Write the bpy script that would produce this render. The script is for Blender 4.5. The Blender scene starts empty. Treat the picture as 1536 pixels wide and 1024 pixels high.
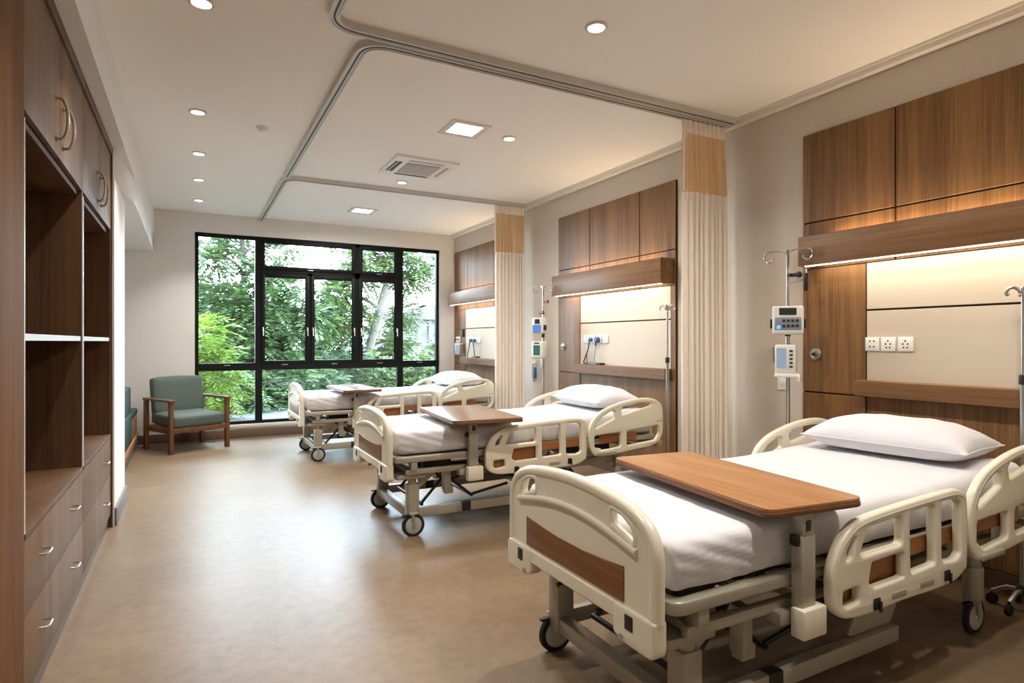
import bpy, bmesh, math, random
import numpy as np
from mathutils import Vector, Matrix, Euler

random.seed(7)
rng = np.random.default_rng(11)
scene = bpy.context.scene
COL = scene.collection
R = math.radians

# ------------------------------------------------------------------ materials
def lin(c):
    return tuple(((v / 255) / 12.92 if v / 255 <= .04045 else ((v / 255 + .055) / 1.055) ** 2.4) for v in c) + (1.0,)

def newmat(name):
    m = bpy.data.materials.new(name); m.use_nodes = True
    nt = m.node_tree
    return m, nt, nt.nodes['Principled BSDF']

def link(nt, a, b): nt.links.new(a, b)

def plain(name, rgb, rough=.5, metal=0., noise=.06, nscale=8., bump=0., bscale=60., spec=.5, coat=0.):
    m, nt, p = newmat(name)
    p.inputs['Roughness'].default_value = rough
    p.inputs['Metallic'].default_value = metal
    p.inputs['Specular IOR Level'].default_value = spec
    p.inputs['Coat Weight'].default_value = coat
    tc = nt.nodes.new('ShaderNodeTexCoord')
    n = nt.nodes.new('ShaderNodeTexNoise'); n.inputs['Scale'].default_value = nscale; n.inputs['Detail'].default_value = 4
    link(nt, tc.outputs['Object'], n.inputs['Vector'])
    mx = nt.nodes.new('ShaderNodeMixRGB')
    c = lin(rgb)
    mx.inputs[1].default_value = tuple(v * (1 - noise) for v in c[:3]) + (1,)
    mx.inputs[2].default_value = tuple(min(1, v * (1 + noise)) for v in c[:3]) + (1,)
    link(nt, n.outputs['Fac'], mx.inputs[0]); link(nt, mx.outputs[0], p.inputs['Base Color'])
    if bump:
        n2 = nt.nodes.new('ShaderNodeTexNoise'); n2.inputs['Scale'].default_value = bscale; n2.inputs['Detail'].default_value = 5
        link(nt, tc.outputs['Object'], n2.inputs['Vector'])
        b = nt.nodes.new('ShaderNodeBump'); b.inputs['Strength'].default_value = bump; b.inputs['Distance'].default_value = .01
        link(nt, n2.outputs['Fac'], b.inputs['Height']); link(nt, b.outputs[0], p.inputs['Normal'])
    return m

def wood(name, dark, light, axis='Z', rough=.42, scale=1., spec=.3):
    m, nt, p = newmat(name)
    p.inputs['Roughness'].default_value = rough; p.inputs['Specular IOR Level'].default_value = spec
    tc = nt.nodes.new('ShaderNodeTexCoord')
    mp = nt.nodes.new('ShaderNodeMapping')
    s = {'X': (.9, 26, 26), 'Y': (26, .9, 26), 'Z': (26, 26, .9)}[axis]
    mp.inputs['Scale'].default_value = tuple(v * scale for v in s)
    link(nt, tc.outputs['Object'], mp.inputs['Vector'])
    n = nt.nodes.new('ShaderNodeTexNoise'); n.inputs['Scale'].default_value = 1.0; n.inputs['Detail'].default_value = 6; n.inputs['Roughness'].default_value = .62
    n.inputs['Distortion'].default_value = .8
    link(nt, mp.outputs[0], n.inputs['Vector'])
    mp2 = nt.nodes.new('ShaderNodeMapping')
    s2 = {'X': (2.2, 160, 160), 'Y': (160, 2.2, 160), 'Z': (160, 160, 2.2)}[axis]
    mp2.inputs['Scale'].default_value = s2
    link(nt, tc.outputs['Object'], mp2.inputs['Vector'])
    n2 = nt.nodes.new('ShaderNodeTexNoise'); n2.inputs['Scale'].default_value = 1.; n2.inputs['Detail'].default_value = 3
    link(nt, mp2.outputs[0], n2.inputs['Vector'])
    mp3 = nt.nodes.new('ShaderNodeMapping')
    s3 = {'X': (.25, 7, 7), 'Y': (7, .25, 7), 'Z': (7, 7, .25)}[axis]
    mp3.inputs['Scale'].default_value = s3
    link(nt, tc.outputs['Object'], mp3.inputs['Vector'])
    n3 = nt.nodes.new('ShaderNodeTexNoise'); n3.inputs['Scale'].default_value = 1.; n3.inputs['Detail'].default_value = 2
    link(nt, mp3.outputs[0], n3.inputs['Vector'])
    a1 = nt.nodes.new('ShaderNodeMath'); a1.operation = 'MULTIPLY_ADD'; a1.inputs[1].default_value = .45
    link(nt, n2.outputs['Fac'], a1.inputs[0])
    a2 = nt.nodes.new('ShaderNodeMath'); a2.operation = 'MULTIPLY_ADD'; a2.inputs[1].default_value = .5
    a3 = nt.nodes.new('ShaderNodeMath'); a3.operation = 'MULTIPLY'; a3.inputs[1].default_value = .5
    link(nt, n3.outputs['Fac'], a3.inputs[0])
    link(nt, n.outputs['Fac'], a2.inputs[0]); link(nt, a3.outputs[0], a2.inputs[2]); link(nt, a2.outputs[0], a1.inputs[2])
    cr = nt.nodes.new('ShaderNodeValToRGB')
    cr.color_ramp.elements[0].position = .5; cr.color_ramp.elements[0].color = lin(dark)
    cr.color_ramp.elements[1].position = .95; cr.color_ramp.elements[1].color = lin(light)
    link(nt, a1.outputs[0], cr.inputs['Fac']); link(nt, cr.outputs['Color'], p.inputs['Base Color'])
    b = nt.nodes.new('ShaderNodeBump'); b.inputs['Strength'].default_value = .08; b.inputs['Distance'].default_value = .003
    link(nt, n2.outputs['Fac'], b.inputs['Height']); link(nt, b.outputs[0], p.inputs['Normal'])
    return m

def emis(name, rgb, strength):
    m = bpy.data.materials.new(name); m.use_nodes = True
    nt = m.node_tree; nt.nodes.clear()
    e = nt.nodes.new('ShaderNodeEmission'); o = nt.nodes.new('ShaderNodeOutputMaterial')
    e.inputs['Color'].default_value = lin(rgb); e.inputs['Strength'].default_value = strength
    link(nt, e.outputs[0], o.inputs[0]); return m

def floor_mat():
    m, nt, p = newmat('vinyl_floor')
    tc = nt.nodes.new('ShaderNodeTexCoord')
    n = nt.nodes.new('ShaderNodeTexNoise'); n.inputs['Scale'].default_value = 2.2; n.inputs['Detail'].default_value = 8; n.inputs['Roughness'].default_value = .65
    n2 = nt.nodes.new('ShaderNodeTexNoise'); n2.inputs['Scale'].default_value = 16; n2.inputs['Detail'].default_value = 6; n2.inputs['Roughness'].default_value = .7
    for q in (n, n2): link(nt, tc.outputs['Object'], q.inputs['Vector'])
    mx = nt.nodes.new('ShaderNodeMath'); mx.operation = 'MULTIPLY_ADD'; mx.inputs[1].default_value = .5
    h = nt.nodes.new('ShaderNodeMath'); h.operation = 'MULTIPLY'; h.inputs[1].default_value = .5
    link(nt, n.outputs['Fac'], h.inputs[0]); link(nt, n2.outputs['Fac'], mx.inputs[0]); link(nt, h.outputs[0], mx.inputs[2])
    cr = nt.nodes.new('ShaderNodeValToRGB')
    cr.color_ramp.elements[0].position = .3; cr.color_ramp.elements[0].color = lin((104, 84, 63))
    cr.color_ramp.elements[1].position = .7; cr.color_ramp.elements[1].color = lin((138, 117, 93))
    link(nt, mx.outputs[0], cr.inputs[0]); link(nt, cr.outputs[0], p.inputs['Base Color'])
    rr = nt.nodes.new('ShaderNodeMapRange'); rr.inputs['To Min'].default_value = .34; rr.inputs['To Max'].default_value = .40
    link(nt, n.outputs['Fac'], rr.inputs['Value']); link(nt, rr.outputs[0], p.inputs['Roughness'])
    b = nt.nodes.new('ShaderNodeBump'); b.inputs['Strength'].default_value = .05; b.inputs['Distance'].default_value = .01
    link(nt, n2.outputs['Fac'], b.inputs['Height']); link(nt, b.outputs[0], p.inputs['Normal'])
    p.inputs['Specular IOR Level'].default_value = .3
    return m

def cloth(name, rgb, bump=.15, scale=220, rough=.85, sheen=.2, wrinkle=0., wscale=5.):
    m, nt, p = newmat(name)
    p.inputs['Roughness'].default_value = rough
    p.inputs['Sheen Weight'].default_value = sheen
    p.inputs['Specular IOR Level'].default_value = .2
    tc = nt.nodes.new('ShaderNodeTexCoord')
    n = nt.nodes.new('ShaderNodeTexNoise'); n.inputs['Scale'].default_value = scale; n.inputs['Detail'].default_value = 3
    link(nt, tc.outputs['Object'], n.inputs['Vector'])
    mx = nt.nodes.new('ShaderNodeMixRGB'); c = lin(rgb)
    mx.inputs[1].default_value = tuple(v * .93 for v in c[:3]) + (1,); mx.inputs[2].default_value = c
    link(nt, n.outputs['Fac'], mx.inputs[0]); link(nt, mx.outputs[0], p.inputs['Base Color'])
    b = nt.nodes.new('ShaderNodeBump'); b.inputs['Strength'].default_value = bump; b.inputs['Distance'].default_value = .002
    link(nt, n.outputs['Fac'], b.inputs['Height'])
    last = b
    if wrinkle:
        w = nt.nodes.new('ShaderNodeTexNoise'); w.inputs['Scale'].default_value = wscale; w.inputs['Detail'].default_value = 5; w.inputs['Distortion'].default_value = 1.2
        link(nt, tc.outputs['Object'], w.inputs['Vector'])
        b2 = nt.nodes.new('ShaderNodeBump'); b2.inputs['Strength'].default_value = wrinkle; b2.inputs['Distance'].default_value = .02
        link(nt, w.outputs['Fac'], b2.inputs['Height']); link(nt, b.outputs[0], b2.inputs['Normal']); last = b2
    link(nt, last.outputs[0], p.inputs['Normal'])
    return m

def netting():
    m = bpy.data.materials.new('curtain_netting'); m.use_nodes = True
    nt = m.node_tree; p = nt.nodes['Principled BSDF']; o = nt.nodes['Material Output']
    p.inputs['Base Color'].default_value = lin((222, 190, 140)); p.inputs['Roughness'].default_value = .8
    t = nt.nodes.new('ShaderNodeBsdfTransparent'); tl = nt.nodes.new('ShaderNodeBsdfTranslucent'); tl.inputs[0].default_value = lin((226, 192, 138))
    mx = nt.nodes.new('ShaderNodeMixShader'); mx.inputs[0].default_value = .3
    mx2 = nt.nodes.new('ShaderNodeMixShader'); mx2.inputs[0].default_value = .78
    link(nt, p.outputs[0], mx.inputs[1]); link(nt, tl.outputs[0], mx.inputs[2])
    link(nt, t.outputs[0], mx2.inputs[1]); link(nt, mx.outputs[0], mx2.inputs[2]); link(nt, mx2.outputs[0], o.inputs[0])
    return m

def glass_mat():
    m = bpy.data.materials.new('window_glass'); m.use_nodes = True
    nt = m.node_tree; nt.nodes.clear()
    o = nt.nodes.new('ShaderNodeOutputMaterial'); t = nt.nodes.new('ShaderNodeBsdfTransparent'); g = nt.nodes.new('ShaderNodeBsdfGlossy')
    t.inputs[0].default_value = (.97, .99, .985, 1); g.inputs['Roughness'].default_value = .02
    f = nt.nodes.new('ShaderNodeFresnel'); f.inputs['IOR'].default_value = 1.4
    mx = nt.nodes.new('ShaderNodeMixShader')
    link(nt, f.outputs[0], mx.inputs[0]); link(nt, t.outputs[0], mx.inputs[1]); link(nt, g.outputs[0], mx.inputs[2]); link(nt, mx.outputs[0], o.inputs[0])
    return m

def leaf_mat(name, a, b, trans=.35):
    m = bpy.data.materials.new(name); m.use_nodes = True
    nt = m.node_tree; p = nt.nodes['Principled BSDF']; o = nt.nodes['Material Output']
    g = nt.nodes.new('ShaderNodeNewGeometry')
    mx = nt.nodes.new('ShaderNodeMixRGB'); mx.inputs[1].default_value = lin(a); mx.inputs[2].default_value = lin(b)
    link(nt, g.outputs['Random Per Island'], mx.inputs[0]); link(nt, mx.outputs[0], p.inputs['Base Color'])
    p.inputs['Roughness'].default_value = .45
    tl = nt.nodes.new('ShaderNodeBsdfTranslucent'); link(nt, mx.outputs[0], tl.inputs[0])
    ms = nt.nodes.new('ShaderNodeMixShader'); ms.inputs[0].default_value = trans
    link(nt, p.outputs[0], ms.inputs[1]); link(nt, tl.outputs[0], ms.inputs[2]); link(nt, ms.outputs[0], o.inputs[0])
    return m

M = {}
M['wall'] = plain('wall_paint', (220, 215, 208), .8, noise=.015, nscale=3, bump=.03, bscale=180)
M['wallshade'] = plain('shaded_wall_paint', (202, 192, 179), .8, noise=.015, nscale=3, bump=.03, bscale=180)  # wall paint made darker to imitate light falling off along the right wall
M['wallwhite'] = plain('white_wall_paint', (232, 231, 229), .75, noise=.012, nscale=3, bump=.03, bscale=180)
M['ceil'] = plain('ceiling_paint', (244, 242, 238), .85, noise=.012, nscale=2)
M['trim'] = plain('cornice_paint', (218, 212, 204), .6, noise=.02)
M['floor'] = floor_mat()
M['base'] = plain('skirting_vinyl', (104, 82, 68), .5, noise=.08)
M['basegrey'] = plain('grey_skirting_vinyl', (112, 106, 104), .5, noise=.08)
M['wood_v'] = wood('walnut_laminate_upright', (84, 57, 33), (152, 112, 70), 'Z')
M['wood_h'] = wood('walnut_laminate_lengthwise', (94, 65, 40), (146, 108, 70), 'Y')
M['wood_dark'] = wood('dark_walnut_interior', (68, 46, 29), (112, 79, 50), 'Z', .45)
M['wood_ward'] = wood('walnut_veneer_doors', (84, 61, 42), (136, 106, 78), 'Z', .42, spec=.14)
M['wood_panel'] = wood('walnut_end_panel', (84, 54, 30), (132, 90, 52), 'Z', .6, spec=.06)
M['wood_top'] = wood('light_oak_tabletop', (140, 94, 56), (180, 132, 86), 'Y', .32)
M['wood_brown_top'] = wood('brown_oak_tabletop', (104, 74, 52), (140, 106, 78), 'Y', .22)
M['wood_edge'] = wood('tabletop_edge_band', (92, 60, 38), (126, 84, 54), 'Y', .4)
M['wood_inlay'] = wood('footboard_wood_inlay', (96, 62, 38), (140, 96, 60), 'Y', .35)
M['wood_inlay_x'] = wood('rail_wood_inlay', (134, 84, 44), (178, 122, 72), 'X', .35)
M['wood_chair'] = wood('armchair_timber', (84, 54, 36), (126, 84, 56), 'Z', .4)
M['wood_bench'] = wood('bench_timber', (150, 106, 66), (186, 140, 94), 'Y', .45)
M['groove'] = plain('black_joint', (28, 20, 16), .8)
M['cream_panel'] = plain('cream_laminate', (200, 187, 168), .5, noise=.012)
M['bed_plastic'] = plain('cream_bed_plastic', (224, 217, 196), .28, noise=.015, spec=.55)
M['bed_metal'] = plain('painted_bed_steel', (168, 162, 145), .36, metal=.25, noise=.04)
M['dark_metal'] = plain('dark_steel', (58, 56, 54), .45, metal=.5, noise=.15)
M['black'] = plain('black_plastic', (22, 22, 24), .45)
M['rubber'] = plain('black_rubber', (26, 26, 28), .7)
M['wheel'] = plain('grey_wheel_plastic', (176, 172, 164), .4, noise=.04)
M['chrome'] = plain('polished_steel', (205, 203, 198), .18, metal=1., noise=.02)
M['steel'] = plain('brushed_steel', (176, 174, 170), .32, metal=.9, noise=.04)
M['nickel'] = plain('satin_nickel', (190, 184, 176), .3, metal=1., noise=.03)
M['alu'] = plain('track_aluminium', (206, 203, 197), .4, metal=.15, noise=.02)
M['edge'] = plain('pale_edge_glint', (205, 208, 212), .35, metal=.2, noise=.02)  # pale colour paints in the light caught by cupboard and shelf edges
M['winframe'] = plain('black_window_aluminium', (12, 13, 15), .5, noise=.1, spec=.25)
M['glass'] = glass_mat()
M['sheet'] = cloth('white_cotton_sheet', (216, 214, 217), .05, 300, wrinkle=.2, wscale=3.5)
M['pillow'] = cloth('white_pillowcase', (220, 219, 224), .05, 300, wrinkle=.28, wscale=7)
M['teal'] = cloth('teal_upholstery', (86, 97, 91), .3, 260, rough=.7, sheen=.1)
M['teal2'] = cloth('bench_teal_upholstery', (60, 84, 82), .3, 260, rough=.8, sheen=0.)
M['drape'] = cloth('cream_curtain_cloth', (247, 238, 226), .1, 300)
_nt = M['drape'].node_tree; _o = _nt.nodes['Material Output']; _p = _nt.nodes['Principled BSDF']
_t = _nt.nodes.new('ShaderNodeBsdfTranslucent'); _t.inputs[0].default_value = lin((244, 226, 204)); _m = _nt.nodes.new('ShaderNodeMixShader'); _m.inputs[0].default_value = .12
link(_nt, _p.outputs[0], _m.inputs[1]); link(_nt, _t.outputs[0], _m.inputs[2]); link(_nt, _m.outputs[0], _o.inputs[0])
M['net'] = netting()
M['white_plastic'] = plain('white_plastic', (236, 234, 228), .35, noise=.01)
M['pump'] = plain('pump_casing', (214, 214, 210), .35, noise=.02)
M['grey_plastic'] = plain('grey_keypad', (128, 136, 146), .4)
M['blue_plastic'] = plain('blue_plug_plastic', (44, 92, 160), .4)
M['pale_blue'] = plain('pale_blue_plastic', (168, 196, 214), .3)
M['red_plastic'] = plain('rust_brown_plastic', (120, 62, 44), .4)
M['screen_dark'] = plain('dark_screen', (40, 50, 46), .2)
M['screen_green'] = emis('green_screen', (70, 116, 98), .7)
M['screen_blue'] = emis('blue_screen', (96, 136, 196), .8)
M['screen_pale'] = emis('pale_screen', (158, 172, 190), .6)
M['led_blue'] = emis('blue_indicator', (70, 140, 255), 2.0)
M['lamp'] = emis('lamp_diffuser', (255, 246, 232), 7)
M['led'] = emis('warm_led_strip', (255, 228, 190), 4.5)
M['acgrille'] = plain('air_grille', (176, 170, 162), .6, noise=.1, nscale=200)
M['bark'] = plain('bark', (56, 51, 45), .9, noise=.25, nscale=10, bump=.5, bscale=20)
M['bark_pale'] = plain('pale_bark', (70, 65, 59), .9, noise=.2, nscale=8, bump=.4, bscale=20)
M['leaf_a'] = leaf_mat('fresh_green_leaves', (38, 62, 32), (78, 98, 56))
M['leaf_b'] = leaf_mat('mid_green_leaves', (44, 66, 34), (88, 106, 58))
M['leaf_c'] = leaf_mat('deep_green_leaves', (32, 52, 32), (64, 84, 50))
M['leaf_y'] = leaf_mat('yellow_green_leaves', (64, 90, 24), (108, 126, 44), .5)
M['paving'] = plain('grey_paving', (58, 58, 59), .85, noise=.12, nscale=4)
M['house'] = plain('house_render', (66, 69, 75), .8)
M['roof'] = plain('grey_roof_tiles', (36, 38, 43), .8, noise=.15, nscale=10)
M['housewin'] = plain('blue_house_glazing', (14, 48, 74), .2)

# ------------------------------------------------------------------ mesh builder
def fillet(pts, r, n=5):
    out = []; N = len(pts)
    for i in range(N):
        p = pts[i]
        rr = r[i] if isinstance(r, (list, tuple)) else r
        a = Vector(pts[i - 1][:2]); b = Vector(p[:2]); c = Vector(pts[(i + 1) % N][:2])
        d1 = (a - b); d2 = (c - b); l1, l2 = d1.length, d2.length
        if rr <= 0 or l1 < 1e-6 or l2 < 1e-6: out.append((b.x, b.y)); continue
        d1 /= l1; d2 /= l2
        ang = d1.angle(d2, math.pi)
        if ang > math.pi - .05: out.append((b.x, b.y)); continue
        t = min(rr / math.tan(ang / 2), l1 * .48, l2 * .48)
        p1 = b + d1 * t; p2 = b + d2 * t
        for k in range(n + 1):
            s = k / n
            q = p1 * (1 - s) ** 2 + b * 2 * s * (1 - s) + p2 * s ** 2
            out.append((q.x, q.y))
    return out

def smooth_closed(pts, n=4):
    out = []; N = len(pts)
    for i in range(N):
        p0, p1, p2, p3 = (Vector(pts[(i + k - 1) % N]) for k in range(4))
        for k in range(n):
            t = k / n
            q = .5 * ((2 * p1) + (p2 - p0) * t + (2 * p0 - 5 * p1 + 4 * p2 - p3) * t * t + (3 * p1 - p0 - 3 * p2 + p3) * t ** 3)
            out.append(tuple(q))
    return out

def smooth_open(pts, n=6):
    P = [Vector(p) for p in pts]; P = [2 * P[0] - P[1]] + P + [2 * P[-1] - P[-2]]
    out = []
    for i in range(1, len(P) - 2):
        p0, p1, p2, p3 = P[i - 1:i + 3]
        for k in range(n):
            t = k / n
            out.append(.5 * ((2 * p1) + (p2 - p0) * t + (2 * p0 - 5 * p1 + 4 * p2 - p3) * t * t + (3 * p1 - p0 - 3 * p2 + p3) * t ** 3))
    out.append(P[-2]); return out

class B:
    def __init__(s): s.bm = bmesh.new()
    def _merge(s, tmp, mat=None):
        if mat is not None: bmesh.ops.transform(tmp, matrix=mat, verts=tmp.verts)
        me = bpy.data.meshes.new('t'); tmp.to_mesh(me); tmp.free(); s.bm.from_mesh(me); bpy.data.meshes.remove(me); return s
    def box(s, x0, x1, y0, y1, z0, z1, bev=0., seg=2, mat=None):
        t = bmesh.new(); bmesh.ops.create_cube(t, size=1)
        bmesh.ops.scale(t, vec=(abs(x1 - x0), abs(y1 - y0), abs(z1 - z0)), verts=t.verts)
        bmesh.ops.translate(t, vec=((x0 + x1) / 2, (y0 + y1) / 2, (z0 + z1) / 2), verts=t.verts)
        if bev: bmesh.ops.bevel(t, geom=t.edges[:], offset=bev, segments=seg, affect='EDGES', profile=.5)
        return s._merge(t, mat)
    def cyl(s, p0, p1, r, seg=16, r2=None, bev=0.):
        p0, p1 = Vector(p0), Vector(p1); d = p1 - p0
        t = bmesh.new()
        bmesh.ops.create_cone(t, cap_ends=True, segments=seg, radius1=r, radius2=r if r2 is None else r2, depth=d.length)
        if bev:
            ed = [e for e in t.edges if abs(e.verts[0].co.z - e.verts[1].co.z) < 1e-6]
            bmesh.ops.bevel(t, geom=ed, offset=bev, segments=2, affect='EDGES', profile=.5)
        mt = Matrix.Translation((p0 + p1) / 2) @ d.to_track_quat('Z', 'Y').to_matrix().to_4x4()
        return s._merge(t, mt)
    def sph(s, c, r, sc=(1, 1, 1), seg=12):
        t = bmesh.new(); bmesh.ops.create_uvsphere(t, u_segments=seg, v_segments=max(6, seg // 2), radius=r)
        return s._merge(t, Matrix.Translation(c) @ Matrix.Diagonal((*sc, 1)))
    def tube(s, pts, r, seg=8, closed=False, prof=None, up=(0, 0, 1)):
        P = [Vector(p) for p in pts]; N = len(P); t = bmesh.new(); rings = []
        if prof is None: prof = [(math.cos(2 * math.pi * k / seg), math.sin(2 * math.pi * k / seg)) for k in range(seg)]
        prevn = None
        for i in range(N):
            if closed: tan = (P[(i + 1) % N] - P[i - 1])
            else: tan = P[min(i + 1, N - 1)] - P[max(i - 1, 0)]
            tan.normalize()
            if prevn is None:
                u = Vector(up)
                if abs(tan.dot(u)) > .98: u = Vector((1, 0, 0))
                nrm = (u - tan * u.dot(tan)).normalized()
            else:
                nrm = prevn - tan * prevn.dot(tan)
                nrm = nrm.normalized() if nrm.length > 1e-6 else prevn
            prevn = nrm; bn = tan.cross(nrm)
            rr = r[i] if isinstance(r, (list, tuple)) else r
            rings.append([t.verts.new(P[i] + bn * a * rr + nrm * b * rr) for a, b in prof])
        m = len(prof)
        for i in range(N if closed else N - 1):
            A, C = rings[i], rings[(i + 1) % N]
            for k in range(m):
                t.faces.new((A[k], A[(k + 1) % m], C[(k + 1) % m], C[k]))
        if not closed:
            t.faces.new(rings[0][::-1]); t.faces.new(rings[-1])
        bmesh.ops.recalc_face_normals(t, faces=t.faces)
        return s._merge(t)
    def plate(s, outline, thick, mat, holes=(), bev=.004, res=2):
        """outline in (u,v); extruded symmetrically along the third axis, then mapped by mat"""
        cu = bpy.data.curves.new('t', 'CURVE'); cu.dimensions = '2D'; cu.fill_mode = 'BOTH'
        cu.extrude = max(thick / 2 - bev, 0.0001); cu.bevel_depth = bev; cu.bevel_resolution = res; cu.offset = -bev
        for loop in [outline] + list(holes):
            sp = cu.splines.new('POLY'); sp.points.add(len(loop) - 1); sp.use_cyclic_u = True
            for q, p in zip(sp.points, loop): q.co = (p[0], p[1], 0, 1)
        ob = bpy.data.objects.new('t', cu); COL.objects.link(ob)
        dg = bpy.context.evaluated_depsgraph_get()
        me = bpy.data.meshes.new_from_object(ob.evaluated_get(dg))
        me.transform(mat); s.bm.from_mesh(me)
        bpy.data.meshes.remove(me); bpy.data.objects.remove(ob); bpy.data.curves.remove(cu)
        return s
    def obj(s, name, mat, parent=None, loc=None, rot=None, ang=35, smooth=True):
        bmesh.ops.remove_doubles(s.bm, verts=s.bm.verts, dist=1e-5)
        bmesh.ops.recalc_face_normals(s.bm, faces=s.bm.faces)
        me = bpy.data.meshes.new(name); s.bm.to_mesh(me); s.bm.free()
        return mobj(name, me, mat, parent, loc, rot, ang, smooth)

def mobj(name, me, mat, parent=None, loc=None, rot=None, ang=35, smooth=True):
    me.materials.append(mat)
    if smooth:
        me.polygons.foreach_set('use_smooth', [True] * len(me.polygons))
        me.set_sharp_from_angle(angle=R(ang))
    o = bpy.data.objects.new(name, me); COL.objects.link(o)
    if parent is not None: o.parent = parent
    if loc is not None: o.location = loc
    if rot is not None: o.rotation_euler = rot
    return o

XZ = lambda y: Matrix(((1, 0, 0, 0), (0, 0, 1, y), (0, 1, 0, 0), (0, 0, 0, 1)))     # (u,v)->(x,z) at y
YZ = lambda x: Matrix(((0, 0, 1, x), (1, 0, 0, 0), (0, 1, 0, 0), (0, 0, 0, 1)))     # (u,v)->(y,z) at x
XY = lambda z: Matrix.Translation((0, 0, z))

def tag(o, label, cat, group=None):
    o['label'] = label; o['category'] = cat
    if group: o['group'] = group
    return o
def thing(name, label, cat, loc=(0, 0, 0), rz=0., group=None):
    o = bpy.data.objects.new(name, None); COL.objects.link(o)
    o.empty_display_size = .1
    o.location = loc; o.rotation_euler = (0, 0, rz); return tag(o, label, cat, group)
def struct(o): o['kind'] = 'structure'; return o
def dup(o, parent=None):
    c = o.copy(); COL.objects.link(c); c.parent = parent
    for ch in list(o.children): dup(ch, c)
    return c

# ------------------------------------------------------------------ setting
H = 2.994; YB = 8.88; XR = 3.72
b = B().box(-1.4, 3.9, -1.6, 9.05, -.08, 0); struct(b.obj('floor', M['floor'], smooth=False))
b = B().box(-1.4, 3.9, -1.6, 9.05, H, 3.12); struct(b.obj('ceiling', M['ceil'], smooth=False))
b = B()
b.box(-1.4, -.49, -1.6, 1.20, 0, 2.66); b.box(-1.4, -1.02, 1.20, 5.05, 0, 2.66)
b.box(-1.4, -.405, -1.6, 5.05, 2.66, H); b.box(-1.4, -.405, 5.05, YB, 2.66, H)
b.plate([(-1.4, 5.05), (-.47, 5.05), (-.405, 5.95), (-.405, YB), (-1.4, YB)], .21, XY(2.555), bev=.0005)
b.box(-1.4, -.47, 5.05, 5.81, 0, 2.45); b.box(-1.4, -1.3, 5.81, YB, 0, 2.45)
struct(b.obj('wall_left', M['wallwhite'], smooth=False))
WX0, WX1, WZ0, WZ1 = .055, 3.475, .175, 2.741
b = B()
b.box(-1.4, WX0, YB, 9.05, 0, H); b.box(WX1, 3.9, YB, 9.05, 0, H)
b.box(WX0, WX1, YB, 9.05, 0, WZ0); b.box(WX0, WX1, YB, 9.05, WZ1, H)
struct(b.obj('wall_back', M['wall'], smooth=False))
b = B().box(XR, 3.9, -1.6, YB, 0, H); struct(b.obj('wall_right', M['wallshade'], smooth=False))
b = B().box(-.49, XR, -1.7, -1.6, 0, H); struct(b.obj('wall_front', M['wall'], smooth=False))
b = B()
b.box(3.665, XR, -1.6, YB, 2.945, H, .004); b.box(3.65, 3.70, -1.6, YB, 2.978, H)
struct(b.obj('trim_1', M['trim']))
b = B().box(-1.29, 3.60, 8.865, YB, 0, .115, .003); struct(b.obj('baseboard_back', M['base']))
b = B().box(-.47, -.455, 5.055, 5.81, 0, .125, .003); b.box(-1.28, -.455, 5.81, 5.825, 0, .125, .003)
struct(b.obj('baseboard_left', M['basegrey']))
b = B()
for y0, y1 in ((-1.6, .80), (2.69, 3.88), (5.79, 6.94)): b.box(3.705, XR, y0, y1, 0, .11, .003)
struct(b.obj('baseboard_right', M['base']))
b = B().box(WX0, WX1, 8.862, 8.93, .135, .178, .004); struct(b.obj('trim_2', M['trim']))

# window
win = B()
FY0, FY1 = 8.925, 8.995
V = [.833, 1.513, 2.188, 2.841]
TZ, HZ = .956, 2.269
fw = .028
win.box(WX0, WX0 + .045, FY0, FY1, WZ0, WZ1); win.box(WX1 - .045, WX1, FY0, FY1, WZ0, WZ1)
win.box(WX0, WX1, FY0, FY1, WZ1 - .05, WZ1); win.box(WX0, WX1, FY0, FY1, WZ0, WZ0 + .045)
win.box(WX0, WX1, FY0 - .005, FY1, TZ - .05, TZ + .05)
for v in (V[0], V[3]): win.box(v - .045, v + .045, FY0 - .003, FY1, WZ0, WZ1)
win.box(V[0], V[3], FY0, FY1, HZ - .045, HZ + .045)
win.box(V[2] - .04, V[2] + .04, FY0, FY1, TZ, WZ1); win.box(V[1] - .035, V[1] + .035, FY0, FY1, TZ, HZ)
W = win.obj('window_1', M['winframe']); struct(W)
def sash(x0, x1, z0, z1, name):
    s = B(); w = .05; y0, y1 = FY0 - .018, FY1 - .02
    s.box(x0, x0 + w, y0, y1, z0, z1, .003); s.box(x1 - w, x1, y0, y1, z0, z1, .003)
    s.box(x0 + w, x1 - w, y0, y1, z0, z0 + w, .003); s.box(x0 + w, x1 - w, y0, y1, z1 - w, z1, .003)
    return s.obj(name, M['winframe'], W)
for x0, x1 in ((V[0] + .03, V[1] - .012), (V[1] + .012, V[2] - .025), (V[2] + .025, V[3] - .03)):
    sa = sash(x0, x1, TZ + .03, HZ - .03, 'casement_sash')
    for hx in ((x0 + .025, x1 - .025) if x0 > 1 else (x1 - .025, x0 + .025)):
        k = B(); k.box(hx - .008, hx + .008, FY0 - .03, FY0 - .017, 1.44, 1.50, .002)
        k.tube([(hx, FY0 - .03, 1.49), (hx, FY0 - .045, 1.485), (hx, FY0 - .048, 1.42), (hx, FY0 - .045, 1.38)], .007)
        k.obj('sash_handle', M['white_plastic'], sa)
for x0, x1 in ((V[0] + .03, V[2] - .025), (V[2] + .025, V[3] - .03)):
    sa = sash(x0, x1, HZ + .03, WZ1 - .03, 'hopper_sash')
    xm = (x0 + x1) / 2
    k = B().box(xm - .04, xm + .04, FY0 - .03, FY0 - .017, HZ + .035, HZ + .05, .003); k.obj('sash_catch', M['steel'], sa)
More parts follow.
